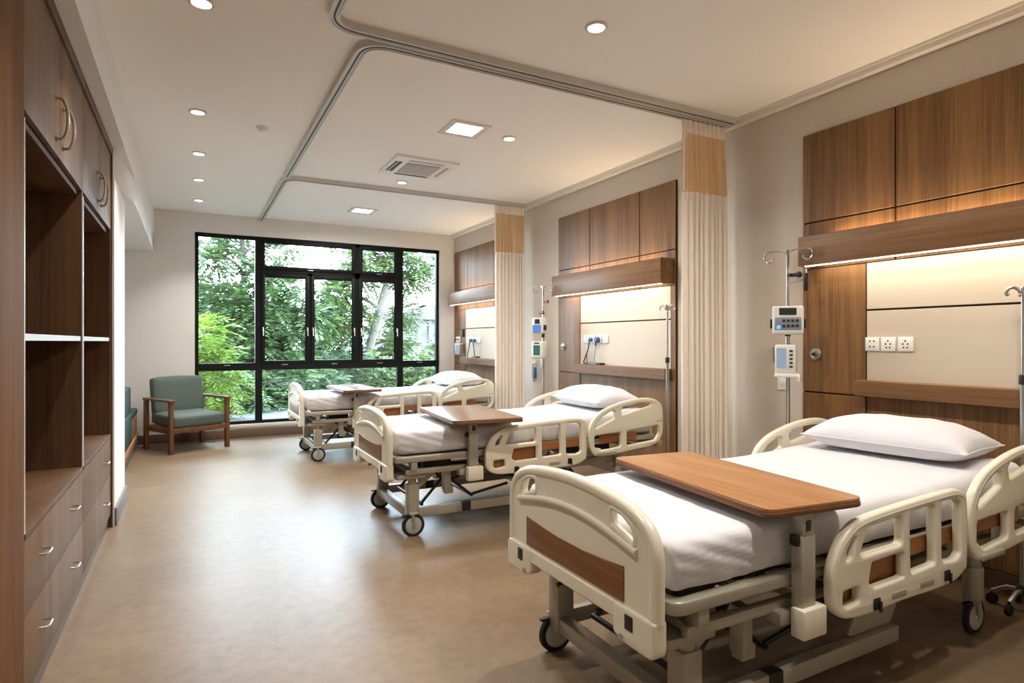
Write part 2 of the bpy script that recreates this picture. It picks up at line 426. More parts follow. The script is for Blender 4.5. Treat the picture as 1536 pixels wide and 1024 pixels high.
for xm in (.44, 1.17, 1.85, 2.52, 3.15):
    k = B().box(xm - .04, xm + .04, FY0 - .03, FY0 - .004, TZ + .015, TZ + .028, .003); k.obj('stay_catch', M['steel'], W)
g = B()
for (x0, x1, z0, z1) in ((WX0, V[0], TZ, WZ1), (V[3], WX1, TZ, WZ1), (WX0, V[0], WZ0, TZ), (V[0], V[3], WZ0, TZ), (V[3], WX1, WZ0, TZ),
                         (V[0], V[1], TZ, HZ), (V[1], V[2], TZ, HZ), (V[2], V[3], TZ, HZ), (V[0], V[2], HZ, WZ1), (V[2], V[3], HZ, WZ1)):
    pb = B(); pb.box(x0 + .04, x1 - .04, FY0 + .03, FY0 + .036, z0 + .04, z1 - .04)
    pb.obj('glass_pane', M['glass'], W, smooth=False)
g.bm.free()

# ------------------------------------------------------------------ lamps
def area(name, loc, sx, sy, power, col, rot=(0, 0, 0), shape='RECTANGLE', spread=180):
    l = bpy.data.lights.new(name, 'AREA'); l.shape = shape; l.size = sx
    if shape in ('RECTANGLE', 'ELLIPSE'): l.size_y = sy
    l.energy = power; l.color = col; l.spread = R(spread)
    o = bpy.data.objects.new(name, l); COL.objects.link(o); o.location = loc; o.rotation_euler = rot
    return o
WARM = (1.0, .92, .81); NEUT = (1.0, .975, .94); AMBER = (1.0, .73, .45)
P_DOWN, P_PANEL, P_LED, P_UP = 13, 18, 3.4, 3.4

def downlight(x, y, label, col=NEUT, power=P_DOWN, sp=110):
    t = thing('downlight', label, 'ceiling light', (x, y, H), group='recessed ceiling downlights')
    r = B(); pts = [(math.cos(a) * .052, math.sin(a) * .052, -.004) for a in np.linspace(0, 2 * math.pi, 33)[:-1]]
    r.tube(pts, .009, 6, closed=True); r.obj('trim_ring', M['trim'], t)
    d = B(); d.cyl((0, 0, -.001), (0, 0, -.006), .046, 24); d.obj('lens', M['lamp'], t)
    area('downlight_lamp', (x, y, H - .012), .08, .08, power, col, shape='DISK', spread=sp)
for k, (x, y) in enumerate(((.05, 3.37), (.05, 4.99), (.07, 6.09), (.08, 7.07), (.09, 8.1))):
    downlight(x, y, ['round downlight cut by the top edge, nearest in the left row', 'round downlight second from the camera in the left ceiling row',
              'round downlight third from the camera in the left ceiling row', 'round downlight fourth from the camera in the left ceiling row',
              'round downlight by the window end of the left ceiling row'][k], power=8, sp=92)
downlight(.05, 1.75, 'unseen round downlight added above the tall cupboard to brighten the room', power=8, sp=92)  # added beyond the view to even out the light, carrying on the left row
downlight(1.93, .55, 'unseen round downlight added in front of the nearest bed to brighten the room', WARM, sp=150)  # extra unseen lamp, put in to lift the light at the near end
downlight(1.926, 2.63, 'large round downlight over the nearest bed, right of the curtain tracks', WARM, power=16, sp=140)
downlight(2.344, 4.415, 'round downlight right beside the bright square ceiling panel', WARM, sp=150)
downlight(1.985, 6.17, 'round downlight just beyond the ceiling air conditioner', NEUT, sp=150)

def panel_light(x, y, label, k=1.0):
    t = thing('panel_light', label, 'ceiling light', (x, y, H), group='square ceiling light panels')
    f = B()
    o = .165; i = .115
    f.box(-o, o, -o, -i, -.008, 0, .002); f.box(-o, o, i, o, -.008, 0, .002); f.box(-o, -i, -i, i, -.008, 0, .002); f.box(i, o, -i, i, -.008, 0, .002)
    f.obj('frame', M['trim'], t)
    d = B().box(-i, i, -i, i, -.004, 0); d.obj('diffuser', M['lamp'], t)
    area('panel_lamp', (x, y, H - .014),   .22, .22, P_PANEL * k, NEUT, spread=170)
panel_light(1.93, 1.04, 'unseen square ceiling light panel added above the nearest bed for front light', .75)  # added out of view for front light, at the visible panels' spacing
panel_light(1.93, 4.40, 'bright square ceiling light panel above the middle bed')
panel_light(1.965, 7.76, 'bright square ceiling light panel above the far bed')

t = thing('air_conditioner', 'white square ceiling cassette air conditioner with black vent slots', 'air conditioner', (1.96, 5.57, H))
f = B(); f.plate(fillet([(-.31, -.31), (.31, -.31), (.31, .31), (-.31, .31)], .02), .022, XY(-.011), bev=.004); f.obj('panel', M['white_plastic'], t)
f = B()
f.box(-.165, .165, -.165, .165, -.03, -.02, .003); f.obj('grille', M['acgrille'], t)
for k in range(4):
    f = B(); f.box(-.17, .17, .215, .25, -.0245, -.0215); f.box(-.17, .17, .262, .280, -.0245, -.0215) if k == 1 else None
    o = f.obj('vent_slot', M['black'] if k in (0, 1) else M['acgrille'], t); o.rotation_euler = (0, 0, [0, R(90), R(180), R(270)][k])
t = thing('smoke_detector', 'small round white smoke detector on the ceiling, left of the tracks', 'smoke detector', (.507, 5.118, H))
f = B(); f.cyl((0, 0, 0), (0, 0, -.012), .05, 24, bev=.003); f.obj('base_plate', M['white_plastic'], t)
f = B(); f.cyl((0, 0, -.012), (0, 0, -.035), .036, 24, .026, bev=.004); f.obj('sensor_cap', M['white_plastic'], t)

# curtain tracks
def track(name, pts, label, slot=True):
    P = fillet_open(pts, .16)
    zt = H - .018
    prof = [(-.03, -.018), (.03, -.018), (.03, .018), (-.03, .018)]
    t = B(); t.tube([(x, y, zt) for x, y in P], 1.0, prof=prof); o = t.obj('curtain_track', M['alu'], smooth=True, ang=30)
    tag(o, label, 'curtain track', 'ceiling curtain tracks')
    s = B(); s.tube([(x, y, H - .037) for x, y in P], 1.0, prof=[(-.005, -.0015), (.005, -.0015), (.005, .0015), (-.005, .0015)])
    s.obj('slot', M['black'], o)
    for sg in (-1, 1):
        e = B(); e.tube([(x, y, H - .038) for x, y in P], 1.0, prof=[(sg * .024 - .005, -.003), (sg * .024 + .005, -.003), (sg * .024 + .005, .003), (sg * .024 - .005, .003)])
        e.obj('lip', M['alu'], o)
    return o
def fillet_open(pts, r, n=10):
    out = [tuple(pts[0])]
    for i in range(1, len(pts) - 1):
        a, b_, c = Vector(pts[i - 1]), Vector(pts[i]), Vector(pts[i + 1])
        d1 = (a - b_).normalized(); d2 = (c - b_).normalized(); rr = pts[i][2] if len(pts[i]) > 2 else r
        p1 = b_ + d1 * rr; p2 = b_ + d2 * rr
        for k in range(n + 1):
            s = k / n; q = p1 * (1 - s) ** 2 + b_ * 2 * s * (1 - s) + p2 * s ** 2; out.append((q.x, q.y))
    out.append(tuple(pts[-1])); return out
track('t1', [(3.65, 3.235), (.645, 3.235), (.645, -1.59)], 'aluminium curtain track turning the corner at the top edge, over the nearest bed')
track('t2', [(3.65, 3.32), (.86, 3.32), (.86, 6.40)], 'aluminium curtain track around the middle bed bay with a rounded corner')
track('t3', [(3.65, 6.47), (.86, 6.47), (.86, 8.87)], 'aluminium curtain track around the far bay, reaching the window wall')

# curtains
def curtain(x0, x1, y, z0, znet, label, seed, nf=9):
    rr = random.Random(seed)
    t = thing('privacy_curtain', label, 'curtain', ((x0 + x1) / 2, y, 0), group='gathered privacy curtains')
    N = nf * 14; L = x1 - x0
    ph = [rr.uniform(-.35, .35) for _ in range(nf + 2)]; am = [rr.uniform(.75, 1.2) for _ in range(nf + 2)]; am[0] = .35; am[1] = .8
    def prof(u, amp, wob):
        k = u * nf; i = int(min(k, nf - 1e-6)); f = k - i
        a = am[i] * (1 - f) + am[i + 1] * f
        p = ph[i] * (1 - f) + ph[i + 1] * f
        yy = amp * a * (1 - 2 * abs(math.sin(math.pi * (k + p * wob))) ** .6)
        xx = (u - .5) * L + amp * .10 * math.sin(4 * math.pi * (k + p * wob))
        return xx, yy
    def band(name, zs, mat, sol):
        bm = bmesh.new(); rows = []
        for z, amp, wob in zs:
            row = []
            for j in range(N + 1):
                x, yy = prof(j / N, amp, wob)
                row.append(bm.verts.new((x, yy, z)))
            rows.append(row)
        for a_, c_ in zip(rows, rows[1:]):
            for j in range(N): bm.faces.new((a_[j], a_[j + 1], c_[j + 1], c_[j]))
        if sol:
            bmesh.ops.solidify(bm, geom=bm.faces[:], thickness=.0015)
        me = bpy.data.meshes.new(name); bm.to_mesh(me); bm.free()
        return mobj(name, me, mat, t, ang=180)
    zt = H - .045
    band('heading', [(zt, .018, .3), (zt - .05, .02, .3), (zt - .10, .022, .5)], M['drape'], False)
    n = 6; zs = []
    for k in range(n + 1):
        f = k / n; z = (zt - .10) * (1 - f) + znet * f; zs.append((z, .022 + .018 * f, .4 + .4 * f))
    band('net_top', zs, M['net'], False)
    zs = []; n = 8
    for k in range(n + 1):
        f = k / n; z = znet * (1 - f) + z0 * f; zs.append((z, .040 + .006 * f, .8 + .25 * f))
    band('drape', zs, M['drape'], False)
    hk = B()
    for k in range(nf): 
        x = ((k + .25) / nf - .5) * L
        hk.box(x - .004, x + .004, -.004, .004, zt - .01, H - .0415)
    hk.obj('hooks', M['white_plastic'], t)
    # stitched side hem
    hm = B(); hm.box(-L / 2 - .016, -L / 2 + .0, -.03, -.024, znet, zt - .02); hm.obj('side_hem', M['drape'], t)
curtain(3.215, 3.645, 3.32, .12, 2.41, 'tall cream privacy curtain with tan net top beside the nearest bed', 3)
curtain(3.235, 3.645, 6.47, .12, 2.38, 'cream privacy curtain with tan net top between middle and far beds', 5)

# ------------------------------------------------------------------ headwalls
def headwall(Y0, length, label, cols, socket_label=None, joints=(.61, 1.40)):
    """Y0 = far edge; runs towards smaller Y"""
    XF = 3.695
    t = thing('headwall_panel', label, 'wall panelling', (XR, Y0, 0), group='timber bedhead wall panels')
    def part(name, bld, m): return bld.obj(name, m, t, ang=30)
    def bx(bb, y0, y1, z0, z1, xf=XF, xb=XR - .0015, bev=.0015): bb.box(xf - XR, xb - XR, -y1, -y0, z0, z1, bev, 1)
    bb = B(); bx(bb, 0, length, .0, 2.70, XR - .014, XR - .0015, 0); part('backing', bb, M['groove'])
    edges = [0] + [j for j in joints if j < length - .1] + [length]
    gp = .005
    for a, c in zip(edges, edges[1:]):
        bb = B(); bx(bb, a + (gp if a else 0), c - (gp if c < length else 0), 2.105, 2.70); part('upper_panel', bb, M[cols[0]])
        bb = B(); bx(bb, a + (gp if a else 0), c - (gp if c < length else 0), 1.79, 2.095); part('lower_band', bb, M[cols[0]])
    sc = .435
    for q0, q1 in (((.965, 1.485), (1.492, 1.785)) if Y0 > 8 else ((.965, 1.785),)):
        bb = B(); bx(bb, 0, sc - .004, q0, q1); part('side_panel', bb, M[cols[0]])
    bb = B(); bx(bb, 0, sc - .004, .11, .955); part('lower_side_panel', bb, M[cols[0]])
    bb = B(); bx(bb, sc + .004, length - .06, 1.50, 1.785, XF + .002); part('cream_panel', bb, M['cream_panel'])
    bb = B(); bx(bb, sc + .004, length - .06, 1.04, 1.488, XF + .002); part('cream_panel', bb, M['cream_panel'])
    bb = B(); bx(bb, length - .055, length, .11, 1.785); part('edge_panel', bb, M[cols[0]])
    bb = B(); bx(bb, sc + .004, length - .06, .11, .97, XF + .004); part('bed_back_panel', bb, M[cols[0]])
    bb = B(); bx(bb, sc - .03, length - .05, .965, 1.062, XF - .075, XF + .006, .003); part('ledge', bb, M[cols[1]])
    bb = B(); bx(bb, 0, length, 0, .105, XF + .006); part('plinth', bb, M['base'])
    return t
def canopy(y0, y1, z0, z1, label, m, warm):
    t = thing('bed_light_canopy', label, 'wall light', (3.54, (y0 + y1) / 2, z0), group='timber light canopies over the beds')
    hy = (y1 - y0) / 2; h = z1 - z0
    bb = B(); bb.box(0, .02, -hy, hy, 0, h, .002); bb.box(.02, .153, -hy, -hy + .02, 0, h, .002); bb.box(.02, .153, hy - .02, hy, 0, h, .002)
    bb.box(.02, .153, -hy + .02, hy - .02, .018, .034); bb.box(.02, .09, -hy + .02, hy - .02, h - .05, h - .035)
    bb.obj('fascia_box', M[m], t, ang=30)
    bb = B(); bb.box(.024, .05, -hy + .03, hy - .03, -.004, .016, .002); bb.obj('light_strip', M['led'], t)
    ym = (y0 + y1) / 2
    area('canopy_lamp', (3.625, ym, z0 + .012), .08, (y1 - y0) - .14, P_LED, warm, rot=(0, R(-12), 0), spread=160)
    area('canopy_uplamp', (3.66, ym, z1 - .03), .03, (y1 - y0) - .3, P_UP, AMBER, rot=(R(180), 0, 0), spread=150)
    return t
headwall(2.676, 1.87, 'walnut headwall with cream panel behind the nearest bed', ('wood_v', 'wood_h'))
headwall(5.77, 1.87, 'walnut headwall with cream panel behind the middle bed', ('wood_v', 'wood_h'))
headwall(8.82, 1.87, 'walnut headwall with cream panel behind the far bed beside the window wall', ('wood_v', 'wood_h'), joints=(.52, 1.40))
LEDC = (1.0, .86, .68)
canopy(.86, 2.60, 1.795, 1.985, 'wide walnut light canopy glowing above the nearest bed', 'wood_h', LEDC)
canopy(3.915, 5.665, 1.80, 2.02, 'walnut light canopy glowing above the middle bed', 'wood_h', LEDC)
canopy(6.98, 8.70, 1.86, 2.045, 'light canopy glowing above the far bed beside the window wall', 'wood_h', (1.0, .88, .74))

# sockets, outlets, switches
def socket(y, z, label, kind, x=3.697, grp='wall sockets in the cream panels', plug=None):
    t = thing('wall_socket', label, 'socket', (x, y, z), group=grp)
    bb = B().box(-.012, 0, -.042, .042, -.042, .042, .003); bb.obj('face_plate', M['white_plastic'], t)
    bb = B()
    if kind == 'holes':
        for sy, sz in ((-.012, .018), (.012, .018), (-.012, -.016), (.012, -.016)): bb.box(-.0128, -.0115, sy - .004, sy + .004, sz - .005, sz + .005)
    else:
        bb.box(-.0128, -.0115, -.004, .004, .014, .024)
        for s in (-1, 1):
            bb.box(-.0128, -.0115, s * .014 - .004, s * .014 + .004, -.004, .006)
            bb.box(-.0128, -.0115, s * .010 - .004, s * .010 + .004, -.024, -.015)
    bb.obj('contact_holes', M['black'], t)
for y, k, l in ((2.199, 'holes', 'first white socket from the side panel, above the nearest bed'), (2.103, 'pins', 'middle white socket above the nearest bed'),
                (2.004, 'pins', 'white socket farthest from the side panel, above the nearest bed')): socket(y, 1.284, l, k)
for y, k, l in ((5.217, 'holes', 'empty white socket next to the side panel, above the middle bed'), (5.11, 'pins', 'white socket with a small blue plug, above the middle bed'),
                (4.995, 'pins', 'white socket with a large blue plug, above the middle bed'), (4.885, 'pins', 'empty white socket last in the row, above the middle bed')): socket(y, 1.325, l, k)
for y, k, l in ((8.255, 'holes', 'white socket nearest the window, above the far bed'), (8.13, 'pins', 'second white socket from the window, above the far bed'),
                (8.00, 'pins', 'third white socket from the window, above the far bed'), (7.88, 'pins', 'white socket closest to the curtain, above the far bed')): socket(y, 1.32, l, k)
def plug(y, z, r, label, pts, cr, cm='black'):
    t = thing('power_plug', label, 'plug', (3.684, y, z), group='blue plugs in the wall sockets')
    bb = B(); bb.cyl((0, 0, 0), (-.04, 0, 0), r, 16, r * .8, bev=.004); bb.obj('plug_body', M['blue_plastic'], t)
    bb = B(); bb.cyl((-.03, 0, -r * .5), (-.035, 0, -r - .03), .007, 8); bb.obj('cord_sleeve', M['black'], t)
    q = [Vector((-.035, 0, -r - .02))] + [Vector((a - 3.684, b_ - y, c - z)) for a, b_, c in pts]
    bb = B(); bb.tube([tuple(v) for v in smooth_open(q)], cr, 6); bb.obj('power_cord', M[cm], t)
plug(5.11, 1.318, .022, 'small blue plug with a dark cord, second socket above the middle bed', [(3.645, 5.12, 1.22), (3.65, 5.18, 1.13), (3.655, 5.215, 1.08), (3.655, 5.175, 1.074)], .006)
plug(4.995, 1.318, .034, 'large blue plug in the third socket above the middle bed', [(3.645, 5.00, 1.20), (3.65, 5.02, 1.12), (3.655, 5.02, 1.087)], .003, 'grey_plastic')
plug(8.13, 1.315, .026, 'blue plug nearer the window, above the far bed', [(3.645, 8.15, 1.18), (3.65, 8.21, 1.10), (3.655, 8.22, 1.07)], .006)
plug(8.00, 1.315, .026, 'blue plug nearer the curtain, above the far bed', [(3.645, 7.97, 1.2), (3.65, 7.96, 1.12), (3.655, 7.95, 1.087)], .006)
def device(y, L, label, ant=True):
    t = thing('adapter_box', label, 'electronic device', (3.658, y, 1.063))
    bb = B().box(-.03, .03, -L / 2, L / 2, 0, .02, .004); bb.obj('casing', M['black'], t)
    bb = B().box(-.032, -.0295, -L / 4, L / 4, .005, .014); bb.obj('front_strip', M['grey_plastic'], t)
    if ant:
        bb = B(); bb.cyl((0, L / 2 - .01, .018), (0, L / 2 - .005, .13), .004, 8); bb.obj('aerial', M['black'], t)
device(5.03, .28, 'flat black box with an aerial on the ledge over the middle bed')
device(7.93, .16, 'small black box on the ledge over the far bed', False)
def outlet(y, z, label):
    t = thing('gas_outlet', label, 'wall outlet', (3.694, y, z), group='round metal outlets in the side panels')
    bb = B(); bb.cyl((0, 0, 0), (-.012, 0, 0), .042, 28, .038, bev=.003); bb.obj('escutcheon', M['steel'], t)
    bb = B(); bb.cyl((-.012, 0, 0), (-.026, 0, 0), .024, 24, bev=.003); bb.obj('collar', M['chrome'], t)
    bb = B(); bb.cyl((-.0262, 0, 0), (-.028, 0, 0), .012, 16); bb.obj('port', M['black'], t)
outlet(2.577, 1.215, 'round metal outlet in the side panel left of the nearest bed')
outlet(5.66, 1.24, 'round metal outlet in the side panel left of the middle bed')
def switch(y, z, label):
    t = thing('light_switch', label, 'switch', (XR, y, z), group='white switches on the plain wall')
    bb = B().box(-.01, 0, -.04, .04, -.06, .06, .003); bb.obj('face_plate', M['white_plastic'], t)
    bb = B().box(-.014, -.0095, -.016, .016, -.026, .026, .002); bb.obj('rocker', M['white_plastic'], t)
switch(2.85, 1.016, 'white switch low on the wall beside the nearest drip stand')
switch(6.168, 1.037, 'white switch low on the wall beside the middle bay drip stand')
# far bay fittings
t = thing('wall_unit', 'small white wall unit with grey knobs on the side panel near the window', 'wall outlet', (3.694, 8.62, 1.33))
bb = B().box(-.03, 0, -.07, .07, -.045, .045, .006); bb.obj('casing', M['white_plastic'], t)
for s in (-1, 1):
    bb = B(); bb.cyl((-.03, s * .035, 0), (-.045, s * .035, 0), .018, 16); bb.obj('knob', M['dark_metal'], t)
bb = B(); bb.box(-.03, 0, -.02, .02, -.06, .06, .006)
o = bb.obj('call_handset', M['dark_metal'], loc=(3.694, 8.45, 1.43)); tag(o, 'dark handset hanging high on the side panel by the far bed', 'handset')
t = thing('suction_bottle', 'pale blue plastic bottle hung on the side panel by the far bed', 'bottle', (3.62, 8.50, 1.10))
bb = B(); bb.cyl((0, 0, 0), (0, 0, .15), .045, 20, .05, bev=.006); bb.obj('jar', M['pale_blue'], t)
bb = B(); bb.cyl((0, 0, .15), (0, 0, .175), .05, 20, bev=.004); bb.box(0, .072, -.012, .012, .155, .172); bb.obj('lid', M['white_plastic'], t)
bb = B(); bb.tube([tuple(v) for v in smooth_open([(0, .0, .175), (-.01, .03, .22), (.03, .07, .23), (.045, .12, .20)])], .006, 6); bb.obj('hose', M['pale_blue'], t)
t = thing('hanging_handset', 'blue handset on a cord hanging on the wall by the curtain', 'handset', (3.715, 6.30, .93))
bb = B().box(-.03, 0, -.02, .02, .10, .14, .004); bb.obj('hook_base', M['white_plastic'], t)
bb = B().box(-.03, -.008, -.022, .022, -.08, .06, .008); bb.obj('handset_body', M['blue_plastic'], t)
bb = B(); bb.tube([tuple(v) for v in smooth_open([(-.02, 0, .10), (-.03, .03, .08), (-.02, .05, -.05), (-.02, .02, -.12), (-.018, 0, -.08)])], .004, 6); bb.obj('cord', M['blue_plastic'], t)

# ------------------------------------------------------------------ hospital bed
def build_bed():
    bed = thing('hospital_bed', '', 'bed', (0, 0, 0), group='adjustable hospital beds')
    # --- footboard
    half = [(.440, .50), (.440, .66), (.432, .715), (.405, .757), (.36, .783), (.30, .802), (.20, .817), (.10, .825), (0, .828)]
    outl = half + [(-y, z) for y, z in half[-2::-1]]
    outl = outl + [(-.44, .44), (.44, .44)]
    hole = fillet([(.228, .722), (.29, .703), (.345, .682), (.352, .71), (.338, .745), (.295, .771), (.228, .782)], .02)
    hole2 = [(-y, z) for y, z in hole[::-1]]
    fb = B()
    fb.plate(outl, .036, YZ(.024), [hole, hole2], bev=.008, res=3)
    # moulded rim, arched rib, collars round the grips
    rim = [(y, z - .010) for y, z in smooth_closed([(a * .975, c) for a, c in outl[:-2]], 3)]
    rim_open = [Vector((.022, y * .972, z - .012)) for y, z in outl[:-2]]
    fb.tube([tuple(v) for v in smooth_open(rim_open, 4)], .023, 12)
    arch = [(.004, y, z) for y, z in ((.36, .672), (.24, .697), (.12, .715), (0, .721), (-.12, .715), (-.24, .697), (-.36, .672))]
    fb.tube([tuple(v) for v in smooth_open(arch, 5)], .012, 10)
    for hh in (hole, hole2): fb.tube([(.010, y, z) for y, z in hh], .010, 8, closed=True)
    # skirt: two end blocks and a bar
    for s in (-1, 1):
        blk = [(.445 * s, .495), (.262 * s, .495), (.255 * s, .40), (.30 * s, .384), (.445 * s, .384)]
        fb.plate(fillet(blk if s < 0 else blk[::-1], [.01, .012, .02, .02, .03]), .052, YZ(.020), bev=.008)
    fb.plate(fillet([(-.27, .44), (.27, .44), (.27, .492), (-.27, .492)], .008), .05, YZ(.024), bev=.006)
    FB = fb.obj('footboard', M['bed_plastic'], bed)
    top = [(.30, .612), (.2, .602), (.08, .594), (-.08, .594), (-.2, .602), (-.30, .612)]
    ib = B().plate([(-.30, .503), (.30, .503)] + top, .006, YZ(.0045), bev=.0015); ib.obj('wood_inlay', M['wood_inlay'], FB)
    for s in (-1, 1):
        ib = B().box(-.009, .0, s * .335 - .019, s * .335 + .019, .433, .478, .003); ib.obj('release_socket', M['dark_metal'], FB)
        ib = B(); ib.cyl((-.0, s * .30, .402), (-.012, s * .30, .402), .009, 12); ib.obj('screw_cap', M['bed_metal'], FB)
    # --- low head board bar
    hb = B(); hb.plate(fillet([(-.40, .50), (.40, .50), (.40, .70), (-.40, .70)], .06), .03, YZ(2.245), bev=.006); hb.obj('headboard', M['bed_plastic'], bed)
    hb = B(); hb.box(2.24, 2.28, -.40, .40, .44, .485, .006)
    for s in (-1, 1): hb.cyl((2.27, s * .455, .435), (2.27, s * .455, .49), .035, 16, bev=.008); hb.box(2.24, 2.285, s * .40, s * .46, .45, .475)
    hb.obj('bumper_bar', M['bed_metal'], bed)
    # --- deck frame
    df = B(); deck = fillet([(.055, -.462), (2.235, -.462), (2.235, .462), (.055, .462)], [.05, .02, .02, .05])
    inn = fillet([(.10, -.42), (2.19, -.42), (2.19, .42), (.10, .42)], [.02] * 4)
    df.plate(deck, .042, XY(.524), [inn], bev=.008)
    for x in np.arange(.35, 2.1, .22): df.box(x - .015, x + .015, -.43, .43, .515, .54)
    df.obj('deck_frame', M['bed_metal'], bed)
    mb = B().box(.13, 2.17, -.40, .40, .538, .5475); mb.obj('mattress_platform', M['dark_metal'], bed)
    # --- sub frame
    sf = B()
    for s in (-1, 1):
        sf.box(.13, 2.16, s * .425 - .016, s * .425 + .016, .418, .454, .006)
        sf.box(.16, .205, s * .425 - .03, s * .425 + .03, .448, .505, .006)
        sf.box(1.15, 1.19, s * .425 - .02, s * .425 + .02, .45, .505, .004)
        sf.box(.50, .56, s * .44 - .03, s * .44 + .03, .385, .43, .006)
        sf.box(.42, .47, s * .36 - .03, s * .36 + .03, .27, .43, .008)
        sf.box(.425, .49, s * .36 - .024, s * .36 + .024, .25, .30, .006)
        sf.box(1.55, 1.60, s * .425 - .02, s * .425 + .02, .45, .505, .004)
    for x in (.15, .78, 1.45, 2.1): sf.box(x, x + .035, -.425, .425, .42, .45, .004)
    sf.plate(fillet([(.07, -.42), (.28, -.42), (.28, .42), (.07, .42)], .03), .03, XY(.402), bev=.006)
    sf.obj('sub_frame', M['bed_metal'], bed)
    # --- base frame
    bf = B(); bf.box(.165, .225, -.37, .37, .105, .165, .008)
    for s in (-1, 1):
        bf.box(.20, 1.31, s * .365 - .022, s * .365 + .022, .115, .178, .006)
        bf.plate(fillet([(1.02, .178), (1.30, .178), (1.42, .36), (1.42, .415), (1.30, .415), (1.18, .30), (1.08, .27)], .02), .016, XZ(s * .35), bev=.003)
        bf.plate(fillet([(.24, .395), (.25, .30), (.40, .415), (.24, .415)], .01), .014, XZ(s * .34), bev=.003)
        bf.box(1.32, 1.94, s * .335 - .02, s * .335 + .02, .325, .385, .006)
    bf.box(1.25, 1.30, -.36, .36, .125, .17, .005); bf.box(1.88, 1.93, -.36, .36, .33, .38, .005)
    bf.obj('base_frame', M['bed_metal'], bed)
    for s in (-1, 1): lb = B().box(.55, .62, s * .366 - .0245, s * .366 + .0245, .118, .1805, .004); lb.obj('joint_collar', M['dark_metal'], bed)
    # --- legs
    for s in (-1, 1):
        l = B(); l.box(.16, .24, s * .355 - .038, s * .355 + .038, .10, .345, .008); l.cyl((.20, s * .355, .33), (.20, s * .355, .395), .03, 18); l.obj('leg', M['bed_metal'], bed)
        l = B(); l.cyl((1.92, s * .365, .16), (1.92, s * .365, .30), .040, 20, bev=.004); l.cyl((1.92, s * .365, .29), (1.92, s * .365, .42), .032, 20); l.obj('leg', M['bed_metal'], bed)
    # --- linkage
    lk = B()
    for s in (-1, 1):
        lk.tube([(.30, s * .25, .17), (.52, s * .25, .40)], .011, 8); lk.tube([(.46, s * .25, .37), (.68, s * .25, .19), (.98, s * .25, .24)], .011, 8)
        lk.tube([(.78, s * .22, .42), (1.22, s * .22, .19)], .013, 8)
    lk.tube([(.30, -.27, .17), (.30, .27, .17)], .012, 8); lk.tube([(.68, -.27, .19), (.68, .27, .19)], .012, 8)
    lk.cyl((.34, -.05, .405), (.80, -.05, .36), .024, 14); lk.cyl((.80, -.05, .36), (1.1, -.05, .33), .014, 12)
    lk.obj('lift_linkage', M['dark_metal'], bed)
    mo = B().box(.36, .58, -.13, .05, .36, .50, .012); mo.obj('motor_housing', M['black'], bed)
    mo = B().box(.95, 1.25, -.28, .28, .41, .50, .012); mo.obj('control_box', M['black'], bed)
    mo = B().box(1.5, 1.9, -.3, .3, .42, .50, .01); mo.obj('motor_housing', M['black'], bed)
    for y in (-.12, .12):
        ck = B(); ck.tube([(.09, y, .43), (.055, y, .425), (.05, y, .405), (.03, y, .40)], .008, 8); ck.obj('crank_handle', M['dark_metal'], bed)
    # --- casters
    def caster(x, y, dx, dy):
        c = B(); wx, wy = x + dx, y + dy
        c.cyl((x, y, .105), (x, y, .165), .018, 14)
        ang = math.atan2(dy, dx) if dx or dy else 0
        c.sph((x, y, .140), .028, (1, 1, .8))
        c.tube([(x, y, .142), (x + dx * .5, y + dy * .3, .142), (wx, wy, .15)], .022, 10)
        for s in (-1, 1): 
            c.tube([(wx - .01, wy + s * .026, .148), (wx, wy + s * .026, .11), (wx, wy + s * .026, .075)], .010, 8)
        c.box(wx - .03, wx + .03, wy - .03, wy + .03, .146, .160, .005)
        C_ = c.obj('caster', M['bed_metal'], bed)
        w = B(); w.cyl((wx, wy - .017, .073), (wx, wy + .017, .073), .056, 28, bev=.004); w.cyl((wx, wy - .024, .073), (wx, wy + .024, .073), .014, 14); w.obj('wheel', M['wheel'], C_)
        ty = B(); pts = [(wx + .060 * math.cos(a), wy, .073 + .060 * math.sin(a)) for a in np.linspace(0, 2 * math.pi, 37)[:-1]]
        ty.tube(pts, 1., closed=True, prof=[(-.016, -.012), (.016, -.012), (.017, .008), (.010, .013), (-.010, .013), (-.017, .008)], up=(0, 1, 0)); 
        ty.obj('tyre', M['rubber'], C_)
        pd = B(); pd.box(wx - .075, wx - .03, wy - .012, wy + .012, .135, .146, .004); pd.obj('brake_pedal', M['black'], C_)
    caster(.20, -.36, -.005, -.03); caster(.20, .36, -.005, .03)
    caster(1.92, -.365, .0, .0); caster(1.92, .365, .0, .0)
    # --- side rails
    FR = [(.668, .455), (.666, .537), (.682, .588), (.715, .638), (.765, .678), (.839, .703), (1.048, .719), (1.32, .731), (1.423, .732), (1.478, .718), (1.507, .676), (1.507, .447), (1.484, .41), (1.408, .382), (1.263, .376), (1.073, .378), (.875, .373), (.759, .38), (.704, .40), (.676, .428)]
    fA1 = fillet([(.740, .572), (.748, .607), (.782, .645), (.795, .645), (.772, .585)], .008)
    fA2 = fillet([(.812, .575), (.848, .655), (.868, .668), (1.063, .682), (1.065, .580)], .02)
    fB = fillet([(1.113, .684), (1.272, .694), (1.277, .474), (1.119, .466)], .014)
    fC = fillet([(1.322, .696), (1.42, .699), (1.455, .68), (1.457, .48), (1.42, .464), (1.326, .47)], .02)
    fW = fillet([(.885, .545), (1.074, .551), (1.078, .462), (.90, .458), (.868, .48)], .014)
    fL = fillet([(.728, .476), (.812, .479), (.815, .427), (.745, .421), (.726, .435)], .012)
